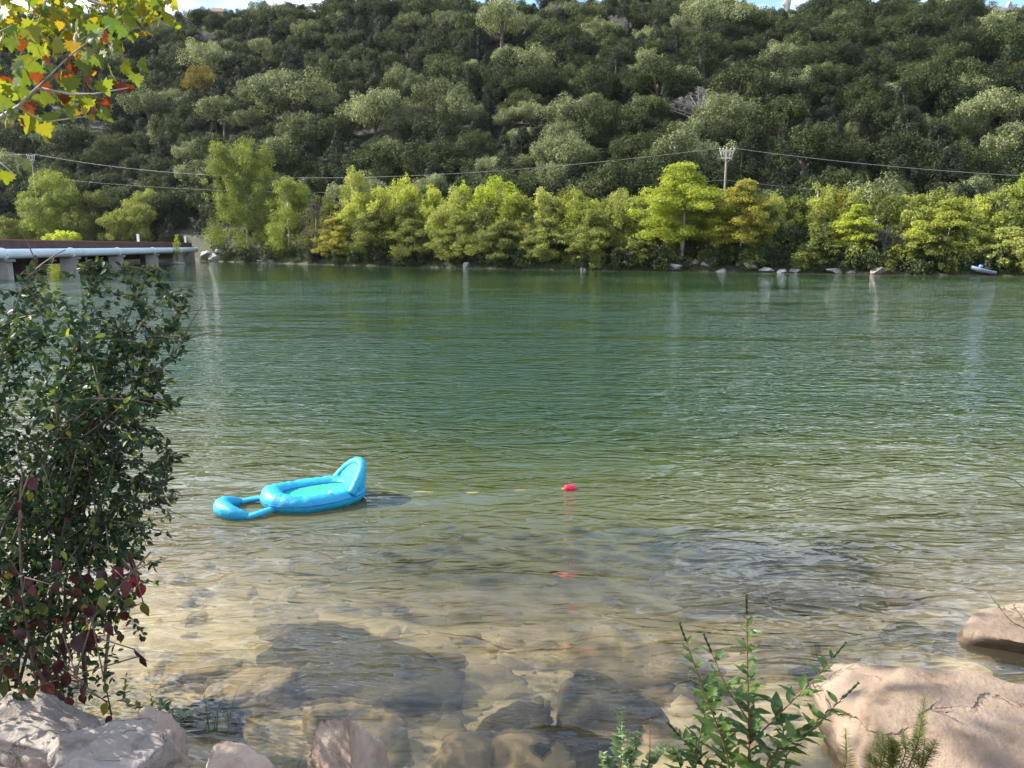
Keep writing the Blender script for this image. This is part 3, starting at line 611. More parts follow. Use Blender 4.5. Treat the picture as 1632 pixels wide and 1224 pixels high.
BANK = [ # px, top py, width px, kind, leaf, metres behind the shore (None: given distance), label
 (14, 335, 75, 'round', 'olive', 168, 'low olive tree behind the bridge deck, beside the tall cottonwood'),
 (92, 254, 112, 'round', 'green', 172, 'tallest rounded yellow green cottonwood rising behind the bridge'),
 (158, 288, 95, 'round', 'olive', 170, 'olive green tree behind the bridge, right of the tallest cottonwood'),
 (212, 300, 95, 'round', 'olive', 166, 'spreading olive tree behind the bridge between two taller greens'),
 (250, 292, 75, 'round', 'green', 176, 'green tree closing the group behind the bridge posts'),
 (98, 354, 62, 'round', 'yellow', 160, 'low bright yellow bush just behind the bridge deck'),
 (396, 224, 128, 'poplar', 'green', -3.2, 'tallest leafy waterside tree beside the bridge abutment'),
 (462, 284, 84, 'poplar', 'green', -4.0, 'light green tree against the tallest waterside tree'),
 (566, 267, 84, 'poplar', 'lime', -8.0, 'upright yellow green tree rising behind the vine covered tree'),
 (535, 345, 70, 'cypress', 'rust', -1.5, 'low rusty cypress at the water beside the vine covered tree'),
 (600, 330, 90, 'cypress', 'olive', -2.0, 'olive cypress leaning low over the water below the upright yellow tree'),
 (642, 288, 96, 'poplar', 'gold', -6.0, 'golden tree with rounded top behind a dark layered cypress'),
 (692, 296, 72, 'poplar', 'gold', -8.0, 'pale golden tree between two rounder golden tops'),
 (662, 350, 84, 'cypress', 'olive', -1.5, 'dark layered cypress at the water below golden trees'),
 (738, 290, 68, 'poplar', 'yellow', -7.0, 'slim bright yellow tree with twin pointed tops'),
 (798, 286, 104, 'poplar', 'yellow', -7.0, 'broadest bright yellow tree in the middle of the bank row'),
 (730, 345, 84, 'cypress', 'olive', -1.5, 'flat layered cypress at the water below the slim yellow tree'),
 (800, 352, 96, 'cypress', 'olive', -1.5, 'flat layered cypress at the water below the broadest yellow tree'),
 (862, 300, 78, 'poplar', 'lime', -6.0, 'yellow tree with ragged top next to the broadest yellow one'),
 (912, 300, 82, 'poplar', 'gold', -7.0, 'yellow olive tree with two small upright tips'),
 (872, 350, 84, 'cypress', 'olive', -1.5, 'wide olive cypress hanging over the far water'),
 (945, 335, 86, 'cypress', 'olive', -2.0, 'shady olive cypress standing close to a pale rock at the water'),
 (985, 294, 62, 'round', 'oak_pale', -11.0, 'grey green oak behind the bank row, left of the big cypress'),
 (962, 318, 60, 'poplar', 'lime', -6.0, 'short yellow tree below a grey green oak'),
 (1030, 335, 66, 'poplar', 'lime', -6.0, 'olive tree tucked against the big clear-trunked cypress'),
 (1086, 262, 150, 'cypress_clear', 'yellow', -1.8, 'big spreading yellow cypress with a bare pale trunk beside the boulders'),
 (1178, 284, 104, 'cypress_clear', 'rust', -1.6, 'golden cypress with rusty lower boughs and pale flared trunk'),
 (1130, 335, 70, 'poplar', 'olive', -7.0, 'shaded olive tree between the two clear-trunked cypresses'),
 (1240, 296, 72, 'round', 'lime', -9.0, 'pale olive tree behind the rusty cypress'),
 (1262, 350, 80, 'round', 'dark_shrub', -4.0, 'dark green thicket tree right of the rusty cypress'),
 (1298, 294, 66, 'poplar', 'lime', -9.0, 'yellow tree behind the dark green thicket tree'),
 (1338, 296, 54, 'poplar', 'rust', -9.5, 'amber topped tree between yellow neighbours'),
 (1360, 326, 78, 'cypress_clear', 'yellow', -3.0, 'bright yellow cypress with a thin pale stem'),
 (1376, 290, 50, 'poplar', 'lime', -10.0, 'slender yellow tip rising behind the thin-stemmed cypress'),
 (1420, 288, 86, 'round', 'lime', -9.0, 'pale olive tree with bare twigs near its base'),
 (1410, 345, 70, 'bare', 'grey_twigs', -4.0, 'grey brushy leafless tree at the waterside'),
 (1468, 314, 76, 'round', 'green', -7.0, 'round light green tree next to the grey brushy one'),
 (1465, 350, 70, 'cypress', 'gold', -2.0, 'small yellow cypress drooping over the far water'),
 (1508, 318, 106, 'cypress', 'gold', -4.0, 'layered golden cypress between green trees near the small boat'),
 (1558, 292, 86, 'round', 'oak_pale', -8.0, 'grey green tree behind the small boat'),
 (1616, 280, 92, 'poplar', 'green', -6.0, 'pale green tree with several light stems beyond the small boat'),
 (1606, 362, 84, 'cypress', 'lime', -1.5, 'low flat layered yellow cypress beside the small boat'),
 (1222, 318, 80, 'poplar', 'lime', -5.0, 'pale feathery tree filling in beside the rusty cypress'),
 (1310, 330, 80, 'poplar', 'olive', -4.0, 'leafy olive tree standing in front of the amber topped one'),
 (1440, 325, 70, 'poplar', 'lime', -5.0, 'pale lime tree in front of the pale olive tree'),
 (1545, 345, 70, 'poplar', 'olive', -3.0, 'olive tree leaning over the small boat'),
 (1480, 360, 70, 'cypress', 'olive', -1.5, 'low olive cypress spreading between two golden cypresses'),
 (1020, 372, 70, 'cypress', 'olive', -1.2, 'small shaded cypress at the water left of the bare pale trunk'),
 (1300, 372, 70, 'cypress', 'olive', -1.2, 'small shaded cypress above the long low grey rock'),
 (1680, 290, 110, 'poplar', 'olive', -5.0, 'olive bank tree at the end of the row past the boat'),
]
_r = np.random.default_rng(44)
_names = ['airy lime tree', 'feathery olive tree', 'soft golden green tree']
for _i, _px in enumerate(np.arange(490, 1660, 41)):
    _l = ('lime', 'olive', 'gold')[_i % 3]
    BANK.append((_px + _r.uniform(-8, 8), 303 + _r.uniform(-6, 16), _r.uniform(70, 92), 'poplar', _l, -_r.uniform(4.5, 9.5), _names[_i % 3] + ' in the second row by ' + mark(_px)))
for k, (px, ty, wp, kd, leaf, where, lab) in enumerate(BANK):
    if where > 0: Yd = where
    else:
        Yd = 100.0
        for _ in range(12): Yd = far_shore(at(px, 400, Yd)[0]) - where
    p = at(px, 400, Yd); z = float(height(p[0], Yd)); top = at(px, ty, Yd)[2]; H = top - z; W = wp/1223.0*Yd*0.98
    lm = M[leaf]
    if kd == 'round': c, t = round_mesh(H*1.03, W*0.95, 200+k, lm, 150)
    elif kd == 'poplar': c, t = poplar_mesh(H*1.05, W*1.12, 200+k, lm, n=190 if H > 14 else 110)
    elif kd == 'cypress': c, t = cypress_mesh(H, W, 200+k, lm)
    elif kd == 'cypress_clear': c, t = cypress_mesh(H, W*0.98, 200+k, lm, clear=0.14, layers=15)
    else:
        c, t = tree_meshes('bare', 200+k, lm); 
    nm = {'round': 'bank_tree', 'poplar': 'poplar_tree', 'cypress': 'cypress_tree', 'cypress_clear': 'cypress_tree', 'bare': 'bare_tree'}[kd]
    put_tree(nm, c, t, (p[0], Yd, z-0.1), 1.0 if kd != 'bare' else H/7.0, rng.uniform(0, 6.28), lab, 'tree', 'trees on the far bank')

# vine covered tree and pale snag
p = at(505, 400, far_shore(at(505, 400, 118)[0]) + 3.0); z = float(height(p[0], p[1]))
r = np.random.default_rng(5); cl = []
for i in range(46):
    a = r.uniform(0, 6.28); t = r.random(); R = 3.4*(1-t**2.5)**0.6*r.uniform(0.6, 1)
    cl.append((math.cos(a)*R, math.sin(a)*R, 0.4+8.2*t, r.uniform(0.6, 1.0)))
cl += [(-0.2+0.3*math.sin(i), 0, 8.5+0.35*i, 0.5) for i in range(4)]
V, F, T = clump_leaves(np.array(cl), 120, 0.24, 5, up=-0.2); mb = MB(); mb.tube([(0, 0, -.5), (0, 0, 4), (0.3, 0, 8)], [.3, .22, .08], 7)
M['vine'] = leaf_mat('vine_leaves', [(0.0, (0.045, 0.045, 0.03)), (0.5, (0.085, 0.08, 0.055)), (1.0, (0.15, 0.135, 0.09))], 0.3, 0.6, 0.2, 0.1)
t = thing('vine_covered_tree', (p[0], p[1], z), 'dead tree wrapped in dull brown vines, between the tall green trees and the golden ones', 'tree')
link('crown', make_mesh('crown', V, F, M['vine'], T, shade=False), t); link('trunk', mb.mesh('trunk', M['bark']), t)
p = at(538, 400, far_shore(at(538, 400, 116)[0]) + 3.5); mb = MB()
mb.tube(bez((0, 0, -.5), (0.9, 0, 5), (0.7, 0, 9.0), 9), np.linspace(.24, .07, 9), 7); mb.tube(bez((0.55, 0, 6), (-.6, 0, 6.6), (-1.4, .1, 6.4), 6), np.linspace(.2, .08, 6), 6); mb.tube(bez((0.74, 0, 8.0), (0.2, 0, 8.9), (-0.5, .1, 9.0), 6), np.linspace(.16, .07, 6), 6)
o = link('dead_snag', mb.mesh('dead_snag', M['bark']), None, (p[0], p[1], float(height(p[0], p[1])))); tag(o, 'pale broken snag with two stubs beside the vine covered tree', 'dead tree')

# shrubs along the far bank
r = np.random.default_rng(21); shrub_protos = []
for i in range(6):
    cl = oak_clumps(3.0, 2.2, 0.1, 300+i, 16, (0.14, 0.25)); low = cl.copy(); low[:, 2] *= 0.4; cl = np.concatenate([cl, low])
    V, F, T = clump_leaves(cl, 190, 0.2, 300+i); mb = MB(); mb.tube([(0, 0, -.4), (0, 0, 0.8)], [.07, .04], 5); limbs(mb, cl, 0.7, 0.08, i, 6, 4)
    shrub_protos.append((make_mesh('crown', V, F, M['dark_shrub'] if i % 3 else M['olive'], T, shade=False), mb.mesh('stem', M['bark'])))
k = 0
for px in np.arange(352, 1660, 11.5):
    q = px + r.uniform(-5, 5); Yd = 100.0; off = r.uniform(0.2, 3.0)
    for _ in range(10): Yd = far_shore(at(q, 400, Yd)[0]) + off
    x = at(q, 400, Yd)[0]; i = r.integers(6); c, st = shrub_protos[i]
    dark = bool(i % 3)
    t = thing('bank_shrub', (x, Yd, float(height(x, Yd))-0.1), ('low dark green shrub' if dark else 'low olive yellow shrub') + ' on the waterside below ' + mark(q), 'shrub', 'dark shrubs on the far bank' if dark else 'olive shrubs on the far bank', r.uniform(0, 6.28))
    s = r.uniform(0.6, 1.35); t.scale = (s, s, s*r.uniform(0.8, 1.4)); link('crown', c, t); link('stem', st, t); k += 1
# reeds and grass at the far waterline
n = 9000; X = r.uniform(-62, 70, n); Yr = far_shore(X) + np.abs(r.normal(0, 0.8, n)) - 0.1; Z = height(X, Yr); hgt = r.uniform(0.3, 1.0, n)*(0.6+0.6*(vnoise(np.stack([X*.15, 0*X, 0*X], -1))))
hgt = np.maximum(hgt, 0.15); dx = r.normal(0, .22, n)*hgt; w = 0.05
V = np.stack([np.stack([X-w, Yr, Z-.1], -1), np.stack([X+w, Yr, Z-.1], -1), np.stack([X+dx, Yr+r.normal(0, .1, n), Z+hgt], -1)], 1).reshape(-1, 3)
o = link('bank_grass', make_mesh('bank_grass', V, np.arange(3*n).reshape(n, 3), M['reed'], r.random(n), shade=False)); tag(o, 'dark fringe of grass and reeds along the far waterline', 'grass', kind='stuff')

# rocks along the far bank and on the ridge
FAR_ROCKS = [(1076, 424, 30, 13, 'white_rock', 'rounded pale boulder at the foot of the big clear-trunked cypress'),
 (1150, 430, 26, 9, 'white_rock', 'flat pale boulder in the water between the two clear-trunked cypresses'),
 (1104, 418, 34, 14, 'grey_rock', 'grey rubble rock behind the big cypress trunk'), (1130, 416, 30, 14, 'grey_rock', 'grey rock in the bank rubble between two cypress trunks'),
 (1196, 420, 26, 12, 'grey_rock', 'grey rock just right of the flared rusty cypress trunk'),
 (1222, 428, 28, 8, 'white_rock', 'low pale slab on the waterline right of the rusty cypress'), (1246, 431, 20, 8, 'white_rock', 'small pale rock between two pale slabs on the waterline'),
 (1268, 431, 24, 11, 'white_rock', 'bright pale angular rock at the end of the waterline slabs'), (1330, 430, 40, 9, 'grey_rock', 'long low grey rock below the yellow thin-stemmed cypress'),
 (1356, 432, 22, 8, 'grey_rock', 'short grey rock ending the long low one'), (1400, 429, 34, 13, 'grey_rock', 'dull grey boulder under the grey brushy tree'),
 (744, 421, 14, 10, 'white_rock', 'small white wedge of rock under the slim yellow tree'), (931, 425, 14, 9, 'white_rock', 'small white rock under the shady olive cypress'),
 (434, 414, 22, 8, 'white_rock', 'pale flat rock below the light green tree'), (416, 415, 14, 7, 'grey_rock', 'small grey rock below the tallest waterside tree'),
 (345, 408, 26, 14, 'white_rock', 'pale rock pile stone at the bridge abutment'), (331, 404, 24, 14, 'white_rock', 'pale boulder leaning on the bridge abutment'), (352, 400, 20, 10, 'white_rock', 'upper pale stone on the slope by the bridge abutment')]
for k, (px, py, w, h, mt, lab) in enumerate(FAR_ROCKS):
    Yd = 100.0
    for _ in range(10): Yd = far_shore(at(px, py, Yd)[0]) + (0.25 if py > 419 or px < 900 else 1.2)
    if px < 360: Yd = on_z(344, 416.5)[1] + 0.4 + (px < 340)*0.5
    p = at(px, py, Yd); s = Yd/1223.0*0.9; p[2] -= h*s*0.25
    rock('bank_rock', p, (w*s, w*s*0.8, h*s*1.25), 40+k, mt, lab, 'rock', None, rng.uniform(-.5, .5), sub=4, planes=16, lo=.42, hi=.8, rough=.09)
for k, (px, py, w, h, lab) in enumerate([(1250, 8, 13, 22, 'pale limestone block standing on the ridge between two tree crowns'), (1572, 20, 34, 9, 'white limestone ledge on the ridge beside the orange tree'), (1600, 16, 14, 12, 'small white rock on the ridge by the ledge'),
                                         (826, 126, 26, 12, 'grey bare rock outcrop on the wooded hillside'), (388, 100, 20, 16, 'grey rock face between trees below the ridge house')]):
    p = hit(px, py + (6 if py < 30 else 0)); s = p[1]/1223.0
    if py < 30: p = at(px, py, p[1])
    rock('rock_outcrop', p + np.array((0, -3.0, 1.0 if py > 30 else 0)), (w*s, w*s*.8, h*s*1.4), 80+k, 'white_rock', lab, 'rock', sub=4, planes=16, lo=.42, hi=.8, rough=.1)

# house on the ridge
p = at(346, 2, hill_crest(-105) - 4); hx, hy, hz = p[0], p[1], float(height(p[0], p[1]))
M['stucco'] = plain('stucco', (0.36, 0.27, 0.21), 0.85); M['tiles'] = plain('brown_roof', (0.16, 0.09, 0.065), 0.8); M['pane'] = plain('dark_pane', (0.03, 0.04, 0.05), 0.15, 0.6)
t = thing('house', (hx, hy, hz), 'small brown roofed house on the ridge above the trees', 'house')
top = p[2] - hz - 2.6
mb = MB(); mb.box((0, 0, top*0.4), (5.5, 5, top*0.8)); link('wall', mb.mesh('wall', M['stucco'], False), t)
mb = MB(); zt = top*0.8; mb.add([(-3.2, -3, zt), (3.2, -3, zt), (3.2, 3, zt), (-3.2, 3, zt), (-1.6, 0, zt+2), (1.6, 0, zt+2)], [(0, 1, 5, 4), (2, 3, 4, 5), (1, 2, 5, 5), (3, 0, 4, 4), (0, 3, 2, 1)]); link('roof', mb.mesh('roof', M['tiles'], False), t)
for sx in (-1.5, 1.5):
    mb = MB(); mb.box((sx, -2.52, zt-1.4), (1.1, 0.1, 1.3)); link('window', mb.mesh('window', M['pane'], False), t)

# ------------------------------------------------------------------ low bridge with pipe
M['concrete'] = noise_mat('weathered_concrete', [(0.3, (0.13, 0.105, 0.09)), (0.7, (0.27, 0.23, 0.20))], 0.7, 8, 0.9, 0.3, 5, 0.03)
M['fascia'] = noise_mat('dark_rust_fascia', [(0.3, (0.055, 0.035, 0.032)), (0.7, (0.12, 0.075, 0.065))], 0.5, 8, 0.85, 0.3, 5, 0.03, stretch=(1, 0.4, 3))
M['girder'] = noise_mat('rusty_girder', [(0.3, (0.045, 0.026, 0.020)), (0.7, (0.10, 0.058, 0.04))], 0.8, 8, 0.85, 0.3, 5, 0.03, stretch=(3, 3, 0.4))
M['pipe'] = noise_mat('pale_blue_pipe', [(0.3, (0.50, 0.58, 0.63)), (0.7, (0.64, 0.71, 0.75))], 0.6, 6, 0.45, 0.1, 6, 0.01)
M['red_rail'] = plain('red_rail', (0.38, 0.11, 0.08), 0.6); M['white_paint'] = plain('white_paint', (0.75, 0.75, 0.73), 0.5)
B0 = np.array((-40.0, 38.0)); B1 = np.array((-60.2, 146.0)); BL = np.linalg.norm(B1-B0); brz = math.atan2(B1[1]-B0[1], B1[0]-B0[0])
br = thing('low_bridge', (B0[0], B0[1], 0), 'low rust brown bridge on short piers crossing the river inlet', 'bridge', None, brz)
# local x runs along the bridge, local -y faces the river (camera side)
mb = MB(); mb.box((BL/2, 3.4, 3.06), (BL, 7.0, 0.5)); link('deck', mb.mesh('deck', M['concrete'], False), br)
mb = MB(); mb.box((BL/2, -0.18, 3.06), (BL, 0.14, 0.72)); link('fascia', mb.mesh('fascia', M['fascia'], False), br)
mb = MB(); mb.box((BL/2, 0.05, 3.44), (BL*0.999, 0.22, 0.14)); o = link('kerb_rail', mb.mesh('kerb_rail', M['red_rail'], False), br); o['label'] = 'thin red kerb rail along the deck edge'
for gy_, gz_, gh_ in ((1.2, 2.4, 0.8), (3.4, 2.4, 0.8), (6.3, 1.75, 2.1)):
    mb = MB(); mb.box((BL/2, gy_, gz_), (BL*0.998, 0.35, gh_)); link('girder', mb.mesh('girder', M['girder'], False), br)
M['pier'] = noise_mat('pier_concrete', [(0.3, (0.24, 0.22, 0.20)), (0.7, (0.42, 0.39, 0.36))], 0.7, 8, 0.9, 0.3, 5, 0.03)
pier_me = MB().box((0, 0, 0), (1.0, 1.5, 4.4)).mesh('pier', M['pier'], False)
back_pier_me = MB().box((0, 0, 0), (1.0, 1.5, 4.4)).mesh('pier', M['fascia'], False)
cap_me = MB().box((0, 0, 0), (1.1, 1.7, 0.22)).mesh('bracket', M['concrete'], False)
clamp_me = MB().tube([(math.cos(a)*.5, 0, math.sin(a)*.5) for a in np.linspace(0, 6.28, 13)[:-1]], .06, 6, closed=True).mesh('clamp', M['white_paint'])
piers = [np.linalg.norm(np.array((-46-14*t_, 70+75*t_)) - B0) for t_ in (-0.24, -0.03, 0.18, 0.39, 0.61, 0.83)]
for s in piers:
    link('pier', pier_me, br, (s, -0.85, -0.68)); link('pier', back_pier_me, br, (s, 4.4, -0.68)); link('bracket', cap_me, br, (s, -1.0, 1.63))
Vp, Fp = tube([(x, 0, 0) for x in np.linspace(-2, BL-0.5, 40)], 0.45, 16)
pp = link('pipe', make_mesh('pipe', Vp, MB().add(Vp, Fp).F[0], M['pipe']), br, (0, -1.05, 2.2)); pp['label'] = 'long pale blue utility pipe slung along the bridge side'
for s in piers:
    o = link('clamp', clamp_me, pp, (s, 0, 0)); o.rotation_euler = (0, 0, math.pi/2)
mb = MB(); mb.box((BL+1.0, 3.6, 1.05), (2.4, 7.6, 3.5)); link('abutment', mb.mesh('abutment', M['pier'], False), br)
post_me = MB().box((0, 0, 0.6), (0.28, 0.28, 1.35)).mesh('marker_post', M['white_paint'], False)
for t_, lab in ((0.60, 'white marker post on the bridge deck above a pier'), (1.0, 'white marker post where the bridge meets the far bank')):
    xy = np.array((-46-14*t_, 70+75*t_)) + np.array((-0.6, -0.1)); o = link('marker_post', post_me, None, (xy[0], xy[1], 3.35)); tag(o, lab, 'post', 'white posts on the bridge')
# yellow sapling on an islet rock
ip = at(282, 413, 127.0); ip[2] = 0.05
rock('islet_rock', ip, (2.6, 1.6, 0.7), 91, 'grey_rock', 'flat grey islet rock carrying the yellow sapling in front of the bridge', 'rock', sub=3)
r = np.random.default_rng(91); cl = [(r.normal()*.28, r.normal()*.28, 0.7+3.4*t_, 0.42) for t_ in np.linspace(0, 1, 12)]
V, F, T = clump_leaves(np.array(cl), 260, 0.2, 91); mb = MB(); mb.tube([(0, 0, 0), (.1, 0, 2), (0, 0, 3.9)], [.06, .05, .02], 6)
t = thing('sapling', (ip[0], ip[1], 0.25), 'slim golden yellow sapling growing from the islet rock before the bridge', 'sapling')
link('crown', make_mesh('crown', V, F, M['yellow'], T, shade=False), t); link('trunk', mb.mesh('trunk', M['bark']), t)

# ------------------------------------------------------------------ power poles and wires
M['metal'] = plain('weathered_steel', (0.30, 0.29, 0.28), 0.55); M['ceramic'] = plain('pale_insulator', (0.45, 0.43, 0.40), 0.3)
M['wire'] = plain('aluminium_wire', (0.20, 0.20, 0.20), 0.5); M['pole_wood'] = plain('pole_wood', (0.20, 0.16, 0.13), 0.9)
def power_pole(px, py, Y, label, arm=1.9):
    top = at(px, py, Y); z = float(height(top[0], Y)); H = top[2]-z; s = arm/1.9
    t = thing('power_pole', (top[0], Y, z), label, 'power pole', 'power poles on the far bank')
    link('pole', MB().tube([(0, 0, -1), (0, 0, H*.5), (0, 0, H+.5)], [.2, .16, .11], 8).mesh('pole', M['pole_wood']), t)
    for dz, w in ((0.0, 1.0), (-0.95*s, 0.72)):
        link('crossarm', MB().box((0, -.18, H+dz-.05), (2*arm*w*.52, .14, .17)).mesh('crossarm', M['ceramic'], False), t)
    for x in (-.95, -.5, .5, .95):
        link('insulator', MB().tube([(x*s, -.18, H+.05), (x*s, -.18, H+.32)], [.09, .06], 8).mesh('insulator', M['ceramic']), t)
        link('insulator', MB().tube([(x*.9*s, -.2, H-.15), (x*.72*s, -.2, H-.85*s)], [.05, .10], 8).mesh('insulator', M['ceramic']), t)
    for x in (-1, 1):
        link('brace', MB().tube([(x*.15, -.2, H-1.6*s), (x*.62*s, -.2, H-.98*s)], .035, 5).mesh('brace', M['metal']), t)
    return np.array((top[0], Y-.18, top[2]+.3))
A = power_pole(1158, 240, 108.0, 'wooden power pole with pale double crossarm rising behind the cypresses')
Bp = power_pole(50, 248, 186.0, 'distant power pole with pale crossarm above the cottonwoods behind the bridge', 1.9)
def wire(p, q, sag, rad, label, n=48):
    t = np.linspace(0, 1, n)[:, None]; P = (1-t)*np.asarray(p) + t*np.asarray(q); P[:, 2] -= 4*sag*(t*(1-t))[:, 0]
    V, F = tube(P, rad, 5); o = link('power_wire', make_mesh('power_wire', V, F, M['wire'])); tag(o, label, 'wire', 'power wires')
Cr = at(2100, 292, 82.0); Dl = at(-260, 232, 220.0)
wire(A + (-.9, 0, 0), Bp + (.9, 0, 0), 4.6, 0.026, 'bright sagging power wire strung between the two power poles')
wire(A + (.9, 0, 0), Cr, 1.2, 0.026, 'bright power wire running from the crossarm past the small boat')
wire(Bp + (-.9, 0, 0), Dl, 1.2, 0.026, 'power wire leaving the distant pole behind the sycamore leaves')
wire(A + (0, 0, -4.2), Bp + (0, 0, -5.0), 2.6, 0.016, 'thin lower cable strung between the two power poles')
wire(A + (0, 0, -4.2), Cr + (0, 0, -3.4), 0.8, 0.016, 'thin lower cable running from the pole past the small boat')

# ------------------------------------------------------------------ small boat on the far bank
M['boat_white'] = plain('boat_white', (0.30, 0.36, 0.44), 0.3, 0.5); M['boat_blue'] = plain('boat_blue', (0.10, 0.25, 0.50), 0.3, 0.5); M['boat_dark'] = plain('boat_dark', (0.02, 0.025, 0.04), 0.6)
Yb = 90.0
for _ in range(10): Yb = far_shore(at(1566, 432, Yb)[0]) - 0.3
bp = at(1566, 434, Yb); bt = thing('small_boat', (bp[0], Yb, 0.25), 'small white and blue boat nosed up on the far bank', 'boat', None, math.radians(150)); bt.rotation_euler = (0, math.radians(-10), math.radians(160)); bt.scale = (.85, .85, .85)
xs = np.linspace(-1.35, 1.35, 15); V = []
for x in xs:
    b = 0.52*(1-max(0, (x+0.2)/1.57)**2.2) if x > -.2 else 0.52*(1-0.12*((-x-.2)/1.15)**2)
    kz = 0.10 + 0.28*max(0, x)**2/1.8
    V += [(x, -b, 0.42+.06*x), (x, -b*.82, 0.16+kz*.4), (x, 0, kz-.15), (x, b*.82, 0.16+kz*.4), (x, b, 0.42+.06*x)]
F = [(i*5+j, i*5+j+1, (i+1)*5+j+1, (i+1)*5+j) for i in range(14) for j in range(4)] + [(0, 4, 3, 1), (1, 3, 2, 2)]
link('hull', make_mesh('hull', V, MB().add(V, F).F[0], M['boat_white']), bt)
V2 = []
for x in xs: 
    b = 0.5*(1-max(0, (x+0.2)/1.57)**2.2) if x > -.2 else 0.5
    V2 += [(x, -b, 0.43+.06*x), (x, 0, 0.52+.08*x), (x, b, 0.43+.06*x)]
link('deck', make_mesh('deck', V2, MB().add(V2, [(i*3+j, i*3+j+1, (i+1)*3+j+1, (i+1)*3+j) for i in range(14) for j in range(2)]).F[0], M['boat_white']), bt)
link('seat', rock_mesh('seat', (1.0, .36, .3), 3, M['boat_dark'], sub=3, planes=3, rough=.01), bt, (-.45, 0, .62))
link('console', rock_mesh('console', (.5, .34, .4), 4, M['boat_blue'], sub=3, planes=3, rough=.01), bt, (.35, 0, .7))
mb = MB(); mb.tube([(.3, -.35, .95), (.25, 0, .98), (.3, .35, .95)], .03, 6); link('handlebar', mb.mesh('handlebar', M['boat_dark']), bt)

# ------------------------------------------------------------------ pool float
def fabric(name, col, dark, rough=0.45):
    return noise_mat(name, [(0.3, dark), (0.7, col)], 3.0, 4, rough, 0.8, 15, 0.02, 0.45, stretch=(1, 1, 0.6))
M['float_blue'] = fabric('float_cyan_fabric', (0.006, 0.32, 0.54), (0.004, 0.27, 0.47)); M['float_mesh'] = fabric('float_turquoise_mesh', (0.008, 0.38, 0.25), (0.006, 0.31, 0.20), 0.7)
M['float_deep'] = fabric('float_deep_blue', (0.005, 0.13, 0.50), (0.004, 0.10, 0.42))
fyaw = math.radians(27)
fc = on_z(503, 798); fl = thing('pool_float', (fc[0], fc[1], 0.0), 'cyan inflatable pool lounger with raised backrest and footrest loop, floating', 'pool float', None, fyaw)
fl.rotation_euler = (0, math.radians(-1.5), fyaw)
nth = 72; th = np.linspace(0, 2*math.pi, nth, endpoint=False)
a_, b_ = 0.475, 0.325
sgn = lambda v, e: np.sign(v)*np.abs(v)**e
cx, cy_ = a_*sgn(np.cos(th), 0.85), b_*sgn(np.sin(th), 0.8)
Rr = 0.106 + 0.024*np.clip(-np.cos(th), 0, 1)**2
Rr = Rr*(1 + 0.03*np.sin(th*23) + 0.02*np.sin(th*41+1))
Zc = 0.075 + 0.035*np.clip(-np.cos(th), 0, 1)**2
V, F = tube(np.stack([cx, cy_, Zc], -1), Rr, 20, closed=True, flat=0.92)
V = V + 0.008*fbm(V*14, 2)[:, None]*np.array((0, 0, 1))
ring_o = link('ring', make_mesh('ring', V, F, M['float_blue']), fl)

nx_, ny_ = np.cos(th)*b_, np.sin(th)*a_; ln_ = np.hypot(nx_, ny_)
Vs, Fs = tube(np.stack([cx + nx_/ln_*Rr*0.985, cy_ + ny_/ln_*Rr*0.985, Zc + 0.012], -1), 0.006, 6, closed=True)
link('seam', make_mesh('seam', Vs, Fs, M['float_deep']), ring_o)
Vs, Fs = tube([(a_*0.2, -b_*1.02, Zc[0]+0.088), (a_*0.2, -b_*1.03, Zc[0]+0.118)], [0.018, 0.014], 12)
link('valve', make_mesh('valve', Vs, MB().add(Vs, Fs).F[0], M['white_paint']), ring_o)
# shade on the ring's inner wall, painted as a deep blue strip
Vi, Fi = [], []
for i in range(nth):
    n_ = np.array((math.cos(th[i])*b_, math.sin(th[i])*a_)); n_ /= np.linalg.norm(n_)
    for dz, dr in ((0.02, 1.01), (0.075, 1.045), (0.125, 0.93)):
        Vi.append((cx[i]-n_[0]*Rr[i]*dr, cy_[i]-n_[1]*Rr[i]*dr, Zc[i]-0.075+dz))
for i in range(nth):
    j = (i+1) % nth
    for q in range(2): Fi.append((i*3+q, j*3+q, j*3+q+1, i*3+q+1))
link('inner_shade', make_mesh('inner_shade', Vi, Fi, M['float_deep']), fl)
# mesh seat, sagging
ns = 12; V = []; 
for i in range(nth):
    for q in range(ns+1):
        f = q/ns; V.append((cx[i]*f*0.80, cy_[i]*f*0.72, 0.118 - 0.030*(1-f*f)))
F = [(i*(ns+1)+q, ((i+1) % nth)*(ns+1)+q, ((i+1) % nth)*(ns+1)+q+1, i*(ns+1)+q+1) for i in range(nth) for q in range(ns)]
link('mesh_seat', make_mesh('mesh_seat', V, F, M['float_mesh']), fl)
# backrest: padded arch standing across the head end, with a mesh panel
ph = np.linspace(0, math.pi, 33); shp = np.sin(ph)**1.25
Pb = np.stack([0.33 + 0.22*shp, 0.33*np.cos(ph), 0.12 + 0.26*shp], -1); Rb = 0.056 - 0.004*np.sin(ph) + 0.003*np.sin(np.arange(33)*2.1)
V, F = tube(Pb, Rb, 14); bk = link('backrest', make_mesh('backrest', V, MB().add(V, F).F[0], M['float_blue']), fl)
np_ = 8
def fin(dx, bulge):
    Vp = []
    for i in range(33):
        base = np.array((0.35 + (0.04 if dx < 0.03 else 0.16)*np.sin(ph[i]), Pb[i][1]*0.96, 0.10))
        for q in range(np_+1):
            f = q/np_; p_ = base*(1-f) + Pb[i]*f; Vp.append(p_ + np.array((dx + bulge*math.sin(f*math.pi)*np.sin(ph[i]), 0, 0)))
    return Vp, [(i*(np_+1)+q, (i+1)*(np_+1)+q, (i+1)*(np_+1)+q+1, i*(np_+1)+q+1) for i in range(32) for q in range(np_)]
